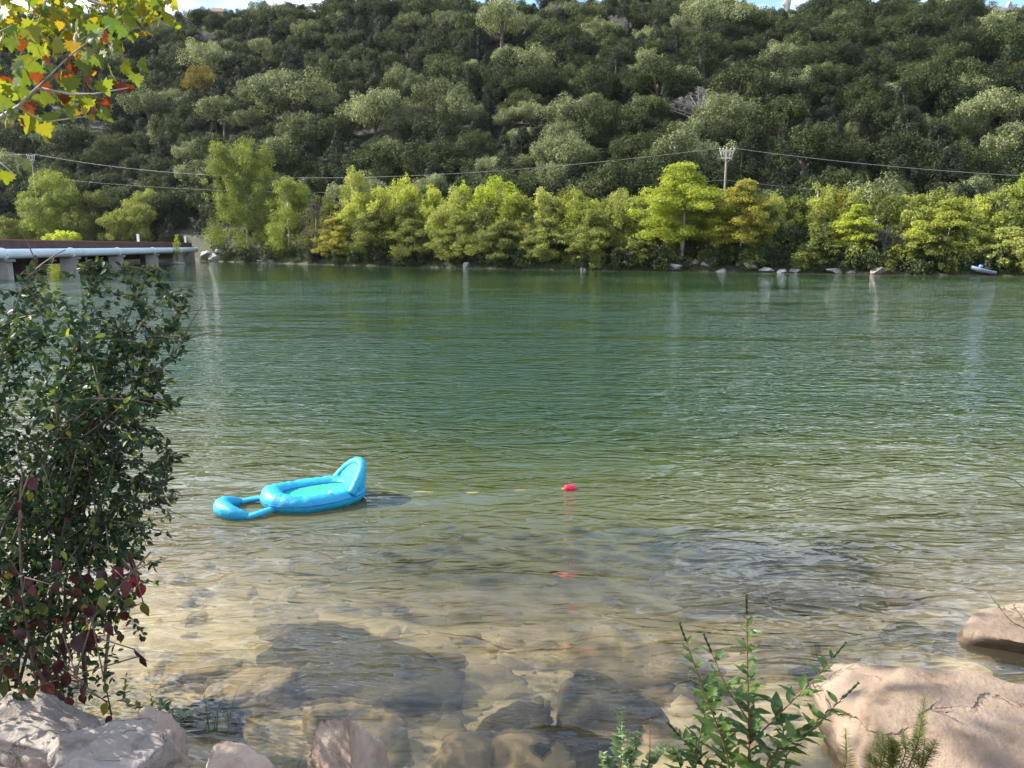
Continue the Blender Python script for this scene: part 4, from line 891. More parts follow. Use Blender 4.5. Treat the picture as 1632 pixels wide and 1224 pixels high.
Vp, Fp = fin(-0.035, -0.015); link('back_panel', make_mesh('back_panel', Vp, Fp, M['float_mesh']), bk)
Vp, Fp = fin(0.03, 0.04); link('back_cover', make_mesh('back_cover', Vp, Fp, M['float_blue']), bk)
# footrest crescent and straps
ft = np.linspace(math.radians(98), math.radians(262), 27); fcx = -0.74
Pf = np.stack([fcx + 0.27*np.cos(ft)*1.0, 0.27*np.sin(ft), 0.045 + 0.06*np.sin((ft-ft[0])/(ft[-1]-ft[0])*math.pi)], -1)
Rf = 0.034 + 0.062*np.sin((ft-ft[0])/(ft[-1]-ft[0])*math.pi)**0.7*(1+0.04*np.sin(np.arange(27)*1.9))
V, F = tube(Pf, Rf, 14); link('footrest', make_mesh('footrest', V, MB().add(V, F).F[0], M['float_blue']), fl)
for sgn_ in (1, -1):
    P0 = Pf[0] if sgn_ > 0 else Pf[-1]
    P = bez(P0 - np.array((.02, 0, 0)), (-0.74, sgn_*0.30, 0.05), (-0.46, sgn_*0.20, 0.07), 12)
    V, F = tube(P, 0.055, 10, flat=0.6); link('strap', make_mesh('strap', V, MB().add(V, F).F[0], M['float_blue']), fl)
# buoy and rope
M['red'] = noise_mat('red_foam', [(0.3, (0.62, 0.012, 0.05)), (0.7, (0.78, 0.02, 0.08))], 8, 4, 0.5, 0.3, 40, 0.004); M['rope'] = noise_mat('yellow_rope', [(0.3, (0.42, 0.30, 0.07)), (0.7, (0.62, 0.48, 0.14))], 30, 4, 0.8, 0.5, 80, 0.004)
bpos = on_z(908, 780); by = thing('buoy', (bpos[0], bpos[1], 0.015), 'small red foam buoy floating at the end of the yellow rope', 'buoy', None, math.radians(12))
Pn = np.array([(-.068, 0, 0), (-.062, 0, 0), (-.05, 0, 0), (0, 0, 0), (.05, 0, 0), (.062, 0, 0), (.068, 0, 0)]); V, F = tube(Pn, [.012, .032, .041, .043, .041, .032, .012], 16)
link('body', make_mesh('body', V, MB().add(V, F).F[0], M['red']), by)
link('eyelet', MB().tube([(-.085+.015*math.cos(a), .015*math.sin(a), 0) for a in np.linspace(0, 6.28, 10)[:-1]], .004, 5, closed=True).mesh('eyelet', M['rope']), by)
rp0 = np.array((fc[0]+0.58*math.cos(fyaw), fc[1]+0.58*math.sin(fyaw), 0.05)); rp1 = np.array((bpos[0]-0.09, bpos[1]-0.02, 0.012))
t = np.linspace(0, 1, 60); P = rp0[None]*(1-t[:, None]) + rp1[None]*t[:, None]; P[:, 1] += 0.035*np.sin(t*9) ; P[:, 2] = 0.045*(1-t)**8 - 0.010 + 0.007*np.sin(t*26)
V, F = tube(P, 0.006, 6); o = link('rope', make_mesh('rope', V, MB().add(V, F).F[0], M['rope'])); tag(o, 'thin yellow rope on the water tying the pool float to the red buoy', 'rope')

# ------------------------------------------------------------------ near rocks
def P3(px, py, Y): return at(px, py, Y)
big = P3(1540, 1165, 3.75); 
rock('boulder', (2.74, 3.80, -0.02), (1.95, 1.5, 0.86), 12, 'limestone', 'huge smooth tan boulder in the shallows beside the leafy weeds', 'boulder', None, math.radians(-14), (math.radians(4), math.radians(3)), sub=5, planes=6, rough=0.05, extra=[(0, 0, 1, .50), (0.1, -.30, .9, .54), (-1, -.15, .15, .62), (-.75, .2, .6, .66), (0, -1, .35, .68), (-.4, -.5, .75, .62)], lo=.6, hi=.85)
rock('boulder', (4.08, 5.35, -0.12), (1.5, 0.9, 0.46), 17, 'limestone', 'flat tan boulder rising from the water behind the huge smooth one', 'boulder', None, 0.2, sub=4, planes=4, extra=[(0, 0, 1, .5)])
rock('stone', (1.36, 2.98, 0.33), (0.42, 0.34, 0.34), 23, 'grey_rock', 'small lumpy pale grey stone at the foot of the huge boulder', 'stone', sub=4, rough=.10)
rock('rock_slab', (-2.72, 3.78, 0.26), (1.05, 0.46, 0.46), 31, 'grey_rock', 'shaded grey slab under the dark bush', 'slab', None, -0.15, (math.radians(-10), math.radians(6)), sub=5, planes=13, hi=.78, extra=[(0, -.5, .85, .45), (0, -1, 0, .5)], rough=.08)
rock('rock_slab', (-1.98, 3.30, 0.40), (0.66, 0.50, 0.34), 36, 'grey_rock', 'pale slab dappled with sunlight before the dark bush', 'slab', None, 0.10, (math.radians(-6), math.radians(5)), sub=5, planes=13, hi=.78, extra=[(0, -.2, 1, .42), (1, -.3, .2, .6)], rough=.09)
rock('rock', (-1.90, 3.72, 0.25), (0.40, 0.34, 0.40), 38, 'pink_rock', 'brownish angular rock wedged at the water beside the dappled slab', 'rock', None, -0.5, sub=5, rough=.09)
rock('rock', (-1.30, 3.18, 0.40), (0.40, 0.36, 0.42), 43, 'pink_rock', 'low rounded tan rock between the slab and the pointed pitted rock', 'rock', None, 0.3, sub=5, rough=.08)
rock('rock', (-0.82, 3.42, 0.24), (0.46, 0.44, 0.86), 47, 'pink_rock', 'pointed pink pitted rock standing at the water edge beside grass', 'rock', None, 0.2, sub=5, rough=.07, planes=5, extra=[(-.7, -.6, .35, .45), (.85, -.4, .4, .5), (-.3, .7, .5, .6)])
rock('rock', (-0.60, 3.28, 0.20), (0.34, 0.30, 0.52), 49, 'grey_rock', 'small grey rock leaning against the pointed pitted rock', 'rock', None, 0.7, sub=4, rough=.09)
# submerged boulders
SUB = [(600, 1068, 1.35, 0.75, 0.50, 'wet_rock', -0.17, 'dark flat boulder just under the water beyond the pointed pitted rock'),
 (500, 1030, 0.9, 0.6, 0.34, 'wet_rock', 0.1, 'dark sunken stone touching the dark flat boulder'),
 (975, 1120, 0.85, 0.62, 0.44, 'wet_rock', -0.35, 'slanted sunken boulder below the leafy weeds'),
 (1010, 1035, 1.25, 0.55, 0.44, 'gold_rock', -0.12, 'golden topped sunken boulder with a dark shaded side'),
 (735, 1195, 0.5, 0.36, 0.28, 'gold_rock', 0.3, 'small golden sunken stone near the grassy waterline'),
 (850, 1205, 0.55, 0.4, 0.3, 'gold_rock', -0.2, 'second golden sunken stone next to the slanted boulder'),
 (1300, 1046, 0.5, 0.34, 0.30, 'wet_rock', 0.2, 'round brown sunken stone behind the huge smooth boulder'),
 (1240, 1010, 0.9, 0.4, 0.26, 'pink_rock', 0.15, 'long reddish sunken stone beyond the leafy weeds'),
 (1100, 985, 0.8, 0.4, 0.26, 'pink_rock', -0.1, 'reddish sunken stone behind the golden topped boulder'),
 (1215, 812, 2.6, 0.9, 0.5, 'wet_rock', 0.0, 'large dark sunken rock in deeper water past the red buoy'),
 (680, 1000, 0.7, 0.4, 0.26, 'gold_rock', 0.25, 'tan sunken stone beyond the dark flat boulder'),
 (400, 1090, 0.7, 0.5, 0.3, 'gold_rock', 0.2, 'golden brown sunken stone in front of the bush'),
 (330, 1150, 0.6, 0.45, 0.3, 'wet_rock', -0.2, 'brown sunken stone beside the waterline rock'),
 (1460, 930, 0.6, 0.4, 0.25, 'wet_rock', 0.1, 'grey sunken stone in the clear water off the boulders'),
 (1540, 985, 0.5, 0.35, 0.25, 'wet_rock', 0.3, 'brown sunken stone close to the flat tan boulder'),
 (460, 955, 0.7, 0.4, 0.22, 'wet_rock', -0.15, 'dark sunken stone off the creeper leaves'),
 (640, 715, 2.2, 0.8, 0.5, 'wet_rock', 0.0, 'dark sunken rock beyond the pool float'),
 (560, 1150, 0.8, 0.5, 0.30, 'gold_rock', -0.1, 'tan sunken slab hugging the pointed pitted rock'),
 (820, 1130, 0.6, 0.45, 0.26, 'wet_rock', 0.5, 'brown sunken slab in the channel between the two big sunken boulders'),
 (900, 1190, 0.7, 0.5, 0.34, 'wet_rock', -0.4, 'dark sunken slab at the root of the low pale weed'),
 (1120, 1060, 0.9, 0.4, 0.30, 'wet_rock', -0.25, 'dark sunken slab behind the tall leafy weed'),
 (760, 1050, 0.8, 0.5, 0.22, 'gold_rock', 0.15, 'wide golden sunken slab between the dark flat boulder and the golden topped one'),
 (300, 1060, 0.8, 0.5, 0.26, 'gold_rock', 0.4, 'golden sunken slab beside the trailing creeper'),
 (880, 960, 1.0, 0.5, 0.22, 'pink_rock', 0.1, 'broad reddish sunken slab out from the golden topped boulder')]
for k, (px, py, a, b, c, mt, rz, lab) in enumerate(SUB):
    p = on_z(px, py, -0.12); zb = float(height(p[0], p[1])); zt = -0.008 if k < 4 else min(-0.05, zb + c*0.62)
    if py < 830: zt = -0.22
    hh = max(c, (zt-zb)*1.15)
    rock('sunken_rock', (p[0], p[1], zt-hh/2), (a, b, hh), 120+k, mt, lab, 'rock', 'rocks under the water', rz, sub=4, rough=.11, planes=11, extra=[(0.1, -.1, 1, .72)])
# cobbles on the river bed
r = np.random.default_rng(61); bases = []
for i in range(6):
    V, F = ICO[2]; W_ = V.copy(); nn_ = unit(np.random.default_rng(i).normal(size=(9, 3)))
    for n_ in nn_: k_ = W_ @ n_ - .62; W_ = W_ - np.outer(np.where(k_ > 0, k_, 0), n_)
    bases.append((W_*(1+0.25*fbm(V*1.1+i*5, 2)[:, None])*np.array((1, .75, .55)), F))
VV = []; FF = []; TT = []; n0 = 0
for i in range(520):
    Yc = 3.2 + 6.0*r.random()**1.3; Xc = r.uniform(-.72, .72)*(Yc+1.2)
    if Yc < near_shore(Xc)+0.05: continue
    s = 0.03 + 0.16*r.random()**4; V, F = bases[i % 6]; a = r.uniform(0, 6.28); c_, s_ = math.cos(a), math.sin(a)
    V = (V*s) @ np.array([(c_, s_, 0), (-s_, c_, 0), (0, 0, 1)]) + np.array((Xc, Yc, float(height(Xc, Yc)) + s*.12)); VV.append(V); FF.append(F+n0); n0 += len(V); TT.append(np.full(len(F), r.random()))
m, nt, out = mat_new('cobbles'); at_ = N(nt, 'ShaderNodeAttribute', attribute_name='tint'); rr = ramp(nt, at_.outputs['Fac'], [(0, (0.10, 0.085, 0.06)), (0.35, (0.24, 0.19, 0.12)), (0.7, (0.36, 0.29, 0.18)), (0.9, (0.34, 0.21, 0.15)), (1, (0.5, 0.45, 0.36))])
pb = N(nt, 'ShaderNodeBsdfPrincipled', Roughness=.8); nt.links.new(rr.outputs[0], pb.inputs['Base Color']); nt.links.new(pb.outputs[0], out.inputs[0])
o = link('river_cobbles', make_mesh('river_cobbles', np.concatenate(VV), np.concatenate(FF), m, np.concatenate(TT))); tag(o, 'tan and brown cobbles scattered over the shallow river bed', 'cobbles', kind='stuff')
# gravel and dead leaves on the near bank
VV = []; FF = []; TT = []; n0 = 0
for i in range(900):
    Xc = r.uniform(-3.4, 2.6); Yc = near_shore(Xc) - 1.6*r.random()**1.4
    s = 0.008 + 0.028*r.random()**3; V, F = bases[i % 6]; V = V*s + np.array((Xc, Yc, float(height(Xc, Yc)) + s*.2)); VV.append(V); FF.append(F+n0); n0 += len(V); TT.append(np.full(len(F), r.random()))
o = link('gravel', make_mesh('gravel', np.concatenate(VV), np.concatenate(FF), m, np.concatenate(TT))); tag(o, 'loose gravel and grit between the near bank rocks', 'gravel', kind='stuff')

# ------------------------------------------------------------------ leaf templates for near plants
_st = np.linspace(0, 1, 8); _wd = 0.29*np.sin(np.pi*_st**0.8)**0.85*(1.05-0.35*_st); _wd[0] = 0.02; _wd[-1] = 0.004
LV = []
for y_, w_ in zip(_st, _wd):
    zc_ = -0.16*y_**2; LV += [(-w_, y_-0.02*math.sin(w_*20), zc_+0.22*w_+0.015*math.sin(y_*17)), (-w_*.5, y_, zc_+0.13*w_), (0, y_, zc_), (w_*.5, y_, zc_+0.13*w_), (w_, y_+0.01, zc_+0.22*w_+0.015*math.sin(y_*14+1))]
LV = np.array(LV); LF = []
for i in range(7):
    for j in range(4): q = i*5+j; LF += [(q, q+1, q+6), (q, q+6, q+5)]
LF = np.array(LF)
def lance(w): v = LV.copy(); v[:, 0] *= w; return v
_half = [(0, 0), (.10, .06), (.34, -.06), (.30, .12), (.60, .16), (.46, .34), (.56, .46), (.36, .48), (.34, .66), (.20, .62), (.14, .82), (0, 1.0)]
SYV = np.array([(x, y, -.55*x*x + .30*abs(x) - .30*(y-.3)**2) for x, y in _half] + [(-x, y, -.55*x*x + .22*abs(x) - .35*(y-.25)**2) for x, y in _half[-2:0:-1]] + [(0, .36, -.01)])
_n = len(SYV)-1; SYF = np.array([(_n, i, (i+1) % _n) for i in range(_n)])
def frame(d, nrm):
    y = unit(d); x = unit(np.cross(y, nrm)); z = np.cross(x, y); return np.stack([x, y, z], -1)      # columns
def scatter(base, dirs, nrms, sizes, TV, TF, tints):
    R = frame(dirs, nrms); V = np.einsum('nij,kj->nki', R, TV)*sizes[:, None, None] + base[:, None]
    n, k = len(base), len(TV); F = (TF[None] + (np.arange(n)*k)[:, None, None]).reshape(-1, 3)
    return V.reshape(-1, 3), F, np.repeat(tints, len(TF))
def leaf_objects(name, base, dirs, nrms, sizes, metas, picks, parent, off):
    R = frame(dirs, nrms)
    for i in range(len(base)):
        o = link(name, metas[picks[i]], parent)
        Mx = Matrix([list(R[i][k]*sizes[i]) + [base[i][k]-off[k]] for k in range(3)] + [[0, 0, 0, 1]]); o.matrix_basis = Mx
def leaf_variants(name, TV, TF, mat, tints):
    return [make_mesh(name, TV, TF, mat, np.full(len(TF), t_)) for t_ in tints]

# ------------------------------------------------------------------ dark bush at the near left
r = np.random.default_rng(101)
bb = np.array((-3.05, 4.25, 0.25))
bush = thing('riverside_bush', bb, 'big dark leafy bush overhanging the water above the grey slab', 'bush')
mb = MB(); tips = []
for i in range(22):
    px = r.uniform(-160, 235); py = 425 + 600*r.random()**1.0 + max(0, px-120)*0.25; Yt = r.uniform(3.4, 5.2)
    if i < 10: px, py, Yt = [(238, 432, 4.0), (290, 545, 3.9), (262, 470, 4.4), (285, 500, 4.2), (160, 425, 4.6), (60, 425, 4.3), (270, 720, 4.0), (250, 800, 4.2), (215, 640, 3.9), (190, 560, 4.5)][i]
    tip = P3(px, py, Yt); b0 = bb + np.array((r.normal()*.25, r.normal()*.18, 0)); mid = (b0*0.5+tip*0.5) + np.array((r.normal()*.1-.15, r.normal()*.1, 0.35+.1*r.normal()))
    P = bez(b0, mid, tip, 12); mb.tube(P-bb, np.linspace(.011, .003, 12), 5)
    for q in range(5, 12): tips.append((P[q-1], P[q] + r.normal(size=3)*.02))
    for q in range(4, 12):
        for _ in range(3):
            d = unit(r.normal(size=3) + np.array((.5, 0, .25))); L = r.uniform(.18, .5)*(1.15-.05*q)
            e = P[q] + d*L; mb.tube(bez(P[q], P[q]+d*L*.5+np.array((0, 0, .03)), e, 5)-bb, np.linspace(.005, .0018, 5), 4); tips.append((P[q], e))
link('stems', mb.mesh('stems', M['twig']), bush)
B_, D_, N_, S_, = [], [], [], []
for a, e in tips:
    n = r.integers(20, 34)
    for q in range(n):
        f = r.random()**.8; b0 = a*(1-f) + e*f + r.normal(size=3)*.012
        B_.append(b0); D_.append(unit(e-a)*.6 + r.normal(size=3)*.7 + np.array((.1, 0, -.15))); N_.append(r.normal(size=3)*.6 + np.array((0, -.3, 1))); S_.append(r.uniform(.022, .052))
for q in range(7200):                                     # inner fill of the bush
    px = -200 + 370*r.random()**.85 + r.normal()*24; py = r.uniform(430, 1115); Yt = r.uniform(3.7, 5.3)
    B_.append(P3(px, py, Yt)); D_.append(r.normal(size=3) + np.array((.2, 0, -.2))); N_.append(r.normal(size=3)*.7 + np.array((0, -.3, 1))); S_.append(r.uniform(.026, .060))
n_fill = 7200
B_, D_, N_, S_ = map(np.array, (B_, D_, N_, S_)); dd = np.linalg.norm(B_ - np.array((0, 0, CAM_Z)), axis=1)
prj_z = B_[:, 1]*CP - (B_[:, 2]-CAM_Z)*SP; prj_x = 816 + 1223*B_[:, 0]/prj_z; prj_y = 612 - 1223*(B_[:, 1]*SP + (B_[:, 2]-CAM_Z)*CP)/prj_z
_q = np.stack([prj_y*.011, 0*prj_y, 0*prj_y+3], -1); _q2 = np.stack([prj_x*.02, 0*prj_y+7, 0*prj_y], -1)
lim = 300 - np.clip((prj_y-700)/350, 0, 1)*70
is_fill = np.arange(len(prj_x)) >= len(prj_x)-n_fill
lim = np.where(is_fill, 105 + 75*fbm(_q, 3) + 45*np.clip((prj_y-480)/150, 0, 1) + 35*np.clip((prj_y-820)/120, 0, 1), lim)
ytop = np.where(is_fill, 455 + 45*fbm(_q2, 3), 416)
keep = (prj_x < lim) & (prj_y > ytop) & (B_[:, 2] > 0.1); B_, D_, N_, S_, dd, prj_x, prj_y = [q[keep] for q in (B_, D_, N_, S_, dd, prj_x, prj_y)]
tn = np.clip(np.where(r.random(len(B_)) < .13, r.uniform(.8, 1, len(B_)), r.normal(.35, .2, len(B_))), 0, 1)
vis = (prj_x > 8)*(S_/dd); big_i = np.argsort(-vis)[:290]; msk = np.zeros(len(B_), bool); msk[big_i] = True
var = leaf_variants('leaf', LV, LF, M['bush'], (.05, .2, .3, .4, .55, .7, .9))
leaf_objects('leaf', B_[msk], D_[msk], N_[msk], S_[msk], var, (r.random(msk.sum())**1.3*6.99).astype(int), bush, bb)
V, F, T = scatter(B_[~msk], D_[~msk], N_[~msk], S_[~msk], LV, LF, tn[~msk]); o = link('foliage', make_mesh('foliage', V-bb, F, M['bush'], T), bush); o['kind'] = 'stuff'

# creeper with dark red leaves
cb = np.array((-2.35, 3.95, 0.4)); cr = thing('creeper_vine', cb, 'creeper with dark red and brown leaves trailing down the bush to the slab', 'vine')
r = np.random.default_rng(113); mb = MB(); var = leaf_variants('leaf', lance(1.25), LF, M['creeper'], (.05, .2, .35, .5, .62, .66, .8, .95)); B_, D_, N_, S_, K_ = [], [], [], [], []
spots = [(180, 905, 5), (200, 925, 5), (215, 915, 4), (195, 890, 4), (225, 930, 4), (208, 880, 1), (228, 960, 6), (195, 975, 2), (170, 990, 1), (190, 1010, 6), (150, 1015, 1), (215, 1035, 3), (225, 1045, 1), (70, 1090, 1), (75, 1060, 0), (60, 1075, 2), (95, 1050, 0), (135, 1090, 1), (130, 1105, 3), (100, 1010, 0), (110, 940, 0), (40, 920, 0), (30, 1000, 0), (15, 950, 1), (55, 1030, 0), (170, 1120, 7), (178, 1140, 1), (140, 960, 6), (160, 950, 7), (125, 1060, 2), (85, 1075, 0), (175, 1120, 0), (45, 760, 3), (30, 800, 2), (35, 825, 3), (20, 860, 0), (10, 1060, 0), (5, 1090, 7), (90, 985, 6), (60, 960, 6)]
for _ in range(46):
    px = r.uniform(0, 215); py = r.uniform(870, 1115)
    if px > 120 + (1115-py)*.6: px *= .5
    spots.append((px, py, int(r.choice([0, 0, 1, 1, 2, 3, 6, 7]))))
for px, py, kk in spots:
    p = P3(px, py, r.uniform(3.45, 3.7)); B_.append(p); D_.append((r.normal()*.45, r.normal()*.4, -1)); N_.append((r.normal()*.7, -1, r.normal()*.7+.3)); S_.append(r.uniform(.05, .095)); K_.append(kk)
for k in range(0, 36, 4): mb.tube(np.array([P3(spots[k+q][0], spots[k+q][1], 3.6) for q in range(4)])-cb, .004, 4)
mb.tube(bez(P3(60, 1100, 3.8), P3(130, 1000, 3.6), P3(240, 880, 3.6), 10)-cb, .005, 5); mb.tube(bez(P3(60, 1100, 3.8), P3(20, 900, 3.7), P3(35, 760, 3.7), 10)-cb, .006, 5)
link('stems', mb.mesh('stems', M['twig']), cr); leaf_objects('leaf', np.array(B_), np.array(D_), np.array(N_), np.array(S_), var, K_, cr, cb)

# ------------------------------------------------------------------ sycamore over the near left
r = np.random.default_rng(131); tb = np.array((-7.2, 5.4, 0.55))
syc = thing('sycamore_tree', tb, 'sycamore reaching yellow green and rust leaves over the river above the dark bush', 'sycamore tree')
mb = MB(); mb.tube(bez((0, 0, -.6), (.2, 0, 3), (-.2, .3, 9), 12), np.linspace(.34, .12, 12), 10); link('trunk', mb.mesh('trunk', M['pale_bark']), syc)
def branch(pts, r0, r1, n=5):
    P = np.array(pts); link('branch', MB().tube(P-tb, np.linspace(r0, r1, len(P)), n).mesh('branch', M['pale_bark']), syc); return P
fork1 = tb + np.array((.05, .1, 3.6)); fork2 = tb + np.array((0, .2, 5.2))
P = branch(bez(fork1, (-4.4, 4.2, 4.1), P3(-30, 205, 3.5), 8), .05, .011, 7); branch([P3(-30, 205, 3.5), P3(30, 170, 3.45), P3(60, 140, 3.4), P3(110, 150, 3.4), P3(150, 150, 3.4), P3(205, 140, 3.4)], .011, .0025); branch([P3(30, 170, 3.45), P3(70, 195, 3.4), P3(140, 185, 3.4)], .005, .002); branch([P3(60, 140, 3.4), P3(110, 90, 3.3), P3(175, 40, 3.3)], .005, .002); branch([P3(-30, 205, 3.5), P3(-10, 250, 3.4), P3(25, 280, 3.3)], .005, .002); branch([P3(-60, 120, 3.6), P3(-20, 60, 3.4), P3(20, 40, 3.3)], .005, .002)
branch(bez(fork2, (-6.5, 7.5, 7.2), P3(-40, -60, 8.6), 8), .07, .03, 7); branch([P3(-40, -60, 8.6), P3(80, -20, 8.6), P3(170, 10, 8.6), P3(230, 20, 8.6), P3(275, 45, 8.6)], .028, .005); branch([P3(80, -20, 8.6), P3(60, 40, 8.5), P3(20, 110, 8.4)], .012, .004); branch([P3(170, 10, 8.6), P3(150, 50, 8.5), P3(110, 75, 8.4)], .010, .004)
var = leaf_variants('leaf', SYV, SYF, M['syc'], (.03, .12, .25, .35, .48, .6, .72, .88, 1.0)); B_, D_, N_, S_, K_ = [], [], [], [], []
near_l = [(180, 45, 8), (165, 70, 7), (195, 60, 8), (150, 55, 7), (185, 85, 7), (112, 82, 3), (135, 102, 2), (218, 112, 7), (195, 118, 6), (205, 152, 0), (190, 150, 1), (135, 148, 0), (122, 118, 0), (150, 115, 0), (92, 172, 7), (60, 118, 7), (140, 200, 4), (120, 190, 3), (152, 190, 7), (75, 196, 6), (20, 205, 3), (32, 205, 0), (70, 234, 4), (22, 280, 7), (40, 275, 6), (10, 290, 6), (12, 58, 8), (8, 30, 7), (15, 78, 7), (52, 50, 6), (45, 130, 7), (88, 135, 0), (108, 135, 1), (10, 140, 1), (25, 150, 6), (60, 165, 6), (40, 180, 1), (165, 145, 6), (145, 130, 3), (175, 120, 5), (100, 160, 6), (70, 150, 1), (50, 200, 5), (18, 120, 1), (212, 135, 6), (65, 215, 5), (5, 170, 6), (80, 120, 7), (35, 105, 6)]
for _ in range(60):
    px = r.uniform(-5, 170); py = 60 + 150*r.random() - px*.1; near_l.append((px, py, int(r.choice([0, 1, 1, 3, 5, 6, 6, 7, 7]))))
for px, py, k in near_l:
    p = P3(px + r.normal()*3, py - 18, r.uniform(3.2, 3.6)); B_.append(p); D_.append((r.normal()*.5, r.normal()*.3, -1)); N_.append((r.normal()*.8, -.8, r.normal()*.8)); S_.append(r.uniform(.055, .090)*(.72 if k in (0, 1, 3, 4) else .95)); K_.append(k)
while len(B_) < 290:
    px, py = r.uniform(-10, 285), abs(r.normal(0, 55))
    if px > 60 and not (py < 100 - (px-60)*0.12 and py < 95): continue
    if px < 60 and not (40 < py < 150): continue
    if px > 235 and py > 48: continue
    p = P3(px, py-5, r.uniform(8.0, 9.2)); B_.append(p); D_.append((r.normal()*.7, r.normal()*.5, -.8)); N_.append((r.normal()*.8-.3, r.normal()*.5, 1)); S_.append(r.uniform(.065, .11)); K_.append(int(r.choice([3, 4, 4, 5, 5, 6, 6, 7])))
leaf_objects('leaf', np.array(B_), np.array(D_), np.array(N_), np.array(S_), var, K_, syc, tb)
# rest of the crown
n = 2000; C = []
lobes = [((-7.3, 6.2, 6.5), (1.8, 1.4, 1.6)), ((-5.0, 3.7, 2.9), (1.1, .55, .6)), ((-7.4, 8.6, 6.4), (2.0, 1.5, 1.5)), ((-6.2, 4.0, 3.9), (1.2, .6, .7))]
for i in range(n):
    c, s = lobes[i % 4]; C.append(np.array(c) + unit(r.normal(size=3))*r.random()**.4*np.array(s))
for i in range(380):
    px, py = r.uniform(-60, 280), r.uniform(-70, 70); 
    if px > 80 and py > 85-px*.25: continue
    C.append(P3(px, py, r.uniform(7.8, 9.8)))
C = np.array(C); n = len(C)
V, F, T = scatter(C, r.normal(size=(n, 3)) + np.array((0, 0, -.7)), r.normal(size=(n, 3))*.7 + np.array((0, 0, 1)), r.uniform(.09, .16, n), SYV, SYF, np.clip(r.normal(.62, .16, n), 0.3, 1))
o = link('foliage', make_mesh('foliage', V-tb, F, M['syc'], T), syc); o['kind'] = 'stuff'

# ------------------------------------------------------------------ near weeds
def weed(name, stems, base, label, mat, shape, lsize, stem_mat, pitch=0.05, seed=1, spike=True, tints=(.2, .4, .55, .75), density=1.0, droop=-.25):
    r = np.random.default_rng(seed); base = np.array(base); t = thing(name, base, label, 'weed'); mb = MB(); B_, D_, N_, S_ = [], [], [], []; sp = MB()
    for pts, r0 in stems:
        P = np.array(pts); n = 16
        tt = np.linspace(0, 1, len(P)); ti = np.linspace(0, 1, n); Q = np.stack([np.interp(ti, tt, P[:, k]) for k in range(3)], -1)
        Q[1:-1] = (Q[:-2] + Q[2:] + 2*Q[1:-1])/4
        mb.tube(Q-base, np.linspace(r0, r0*.35, n), 5)
        L = np.linalg.norm(np.diff(Q, axis=0), axis=1).sum(); k = max(3, int(L/pitch*density)); ang = r.uniform(0, 3)
        for q in range(k):
            f = 0.15 + 0.83*(q+.5)/k; p = np.array([np.interp(f, ti, Q[:, j]) for j in range(3)]); ax = unit(Q[min(n-1, int(f*n)+1)] - Q[int(f*n)-1]); ang += 1.57
            for s in (0, math.pi):
                if r.random() < .12: continue
                d = np.array((math.cos(ang+s), math.sin(ang+s), .35)) + ax*.4 + np.array((0, 0, droop*r.random())); B_.append(p); D_.append(d); N_.append(np.array((0, 0, 1)) + r.normal(size=3)*.3); S_.append(lsize*r.uniform(.6, 1.15)*(1.12 - .75*f**1.6))
        if spike:
            ax = unit(Q[-1]-Q[-3]); E = np.array([Q[-1]+ax*g for g in np.linspace(-.01, .075, 9)]); sp.tube(E-base, .0045+.0022*np.sin(np.arange(9)*2.5), 6)
    link('stem', mb.mesh('stem', M[stem_mat]), t)
    if spike: link('flower_spike', sp.mesh('flower_spike', M['dark_shrub']), t)
    var = leaf_variants('leaf', shape, LF, M[mat], tints); B_, D_, N_, S_ = map(np.array, (B_, D_, N_, S_))
    leaf_objects('leaf', B_, D_, N_, S_, var, (r.random(len(B_))*len(tints)).astype(int), t, base)
    return t
Yw = 2.95
def w(px, py, dy=0): return P3(px, py, Yw+dy)
weed('leafy_weed', [([(1.0, 2.9, .30), w(1195, 1190), w(1192, 1090), w(1190, 975)], .006), ([(0.98, 2.92, .30), w(1160, 1200), w(1125, 1110), w(1092, 1018)], .005), ([w(1195, 1185), w(1250, 1130), w(1300, 1080), w(1330, 1045)], .004), ([w(1194, 1150), w(1160, 1100), w(1132, 1035)], .0035),
     ([(1.0, 2.9, .3), w(1230, 1200, -.1), w(1290, 1165, -.1), w(1348, 1108, -.1)], .0045), ([(0.97, 2.9, .3), w(1120, 1215, .1), w(1080, 1170, .1)], .004)], (1.0, 2.9, .30), 'tall green leafy weed with thin flower spikes growing left of the huge boulder', 'weed', lance(.72), .135, 'red_stem', .042, 5)
Yw = 3.05
weed('leafy_weed', [([(.80, 3.0, .25), w(1110, 1200), w(1125, 1130), w(1140, 1060)], .0045), ([(.82, 3.0, .25), w(1150, 1215), w(1165, 1160)], .004), ([(1.1, 3.0, .25), w(1255, 1210), w(1245, 1140)], .004), ([(.78, 3.0, .25), w(1085, 1218), w(1070, 1190)], .003)], (.9, 3.0, .25), 'shorter bushy green weed crowding the base of the tall leafy weed', 'weed', lance(.72), .10, 'stem', .035, 15, False)
Yw = 2.9
weed('leafy_weed', [([(.46, 2.85, .35), w(990, 1200), w(988, 1125)], .004), ([(.46, 2.85, .35), w(1005, 1210), w(1015, 1165)], .003), ([(.45, 2.85, .35), w(970, 1222), w(958, 1200)], .003), ([(.47, 2.85, .35), w(1030, 1222), w(1062, 1185)], .003)], (.46, 2.85, .35), 'low pale weed with small rounded grey green leaves beside the tall leafy weed', 'pale_weed', lance(1.55), .058, 'stem', .020, 6, False)
weed('dry_stalk', [([(.53, 2.85, .35), w(1036, 1200), w(1036, 1142)], .003)], (.53, 2.85, .35), 'thin reddish stalk with a forked tip among the low pale weed', 'pale_weed', lance(.5), .03, 'red_stem', .06, 8, False)
Yw = 2.75
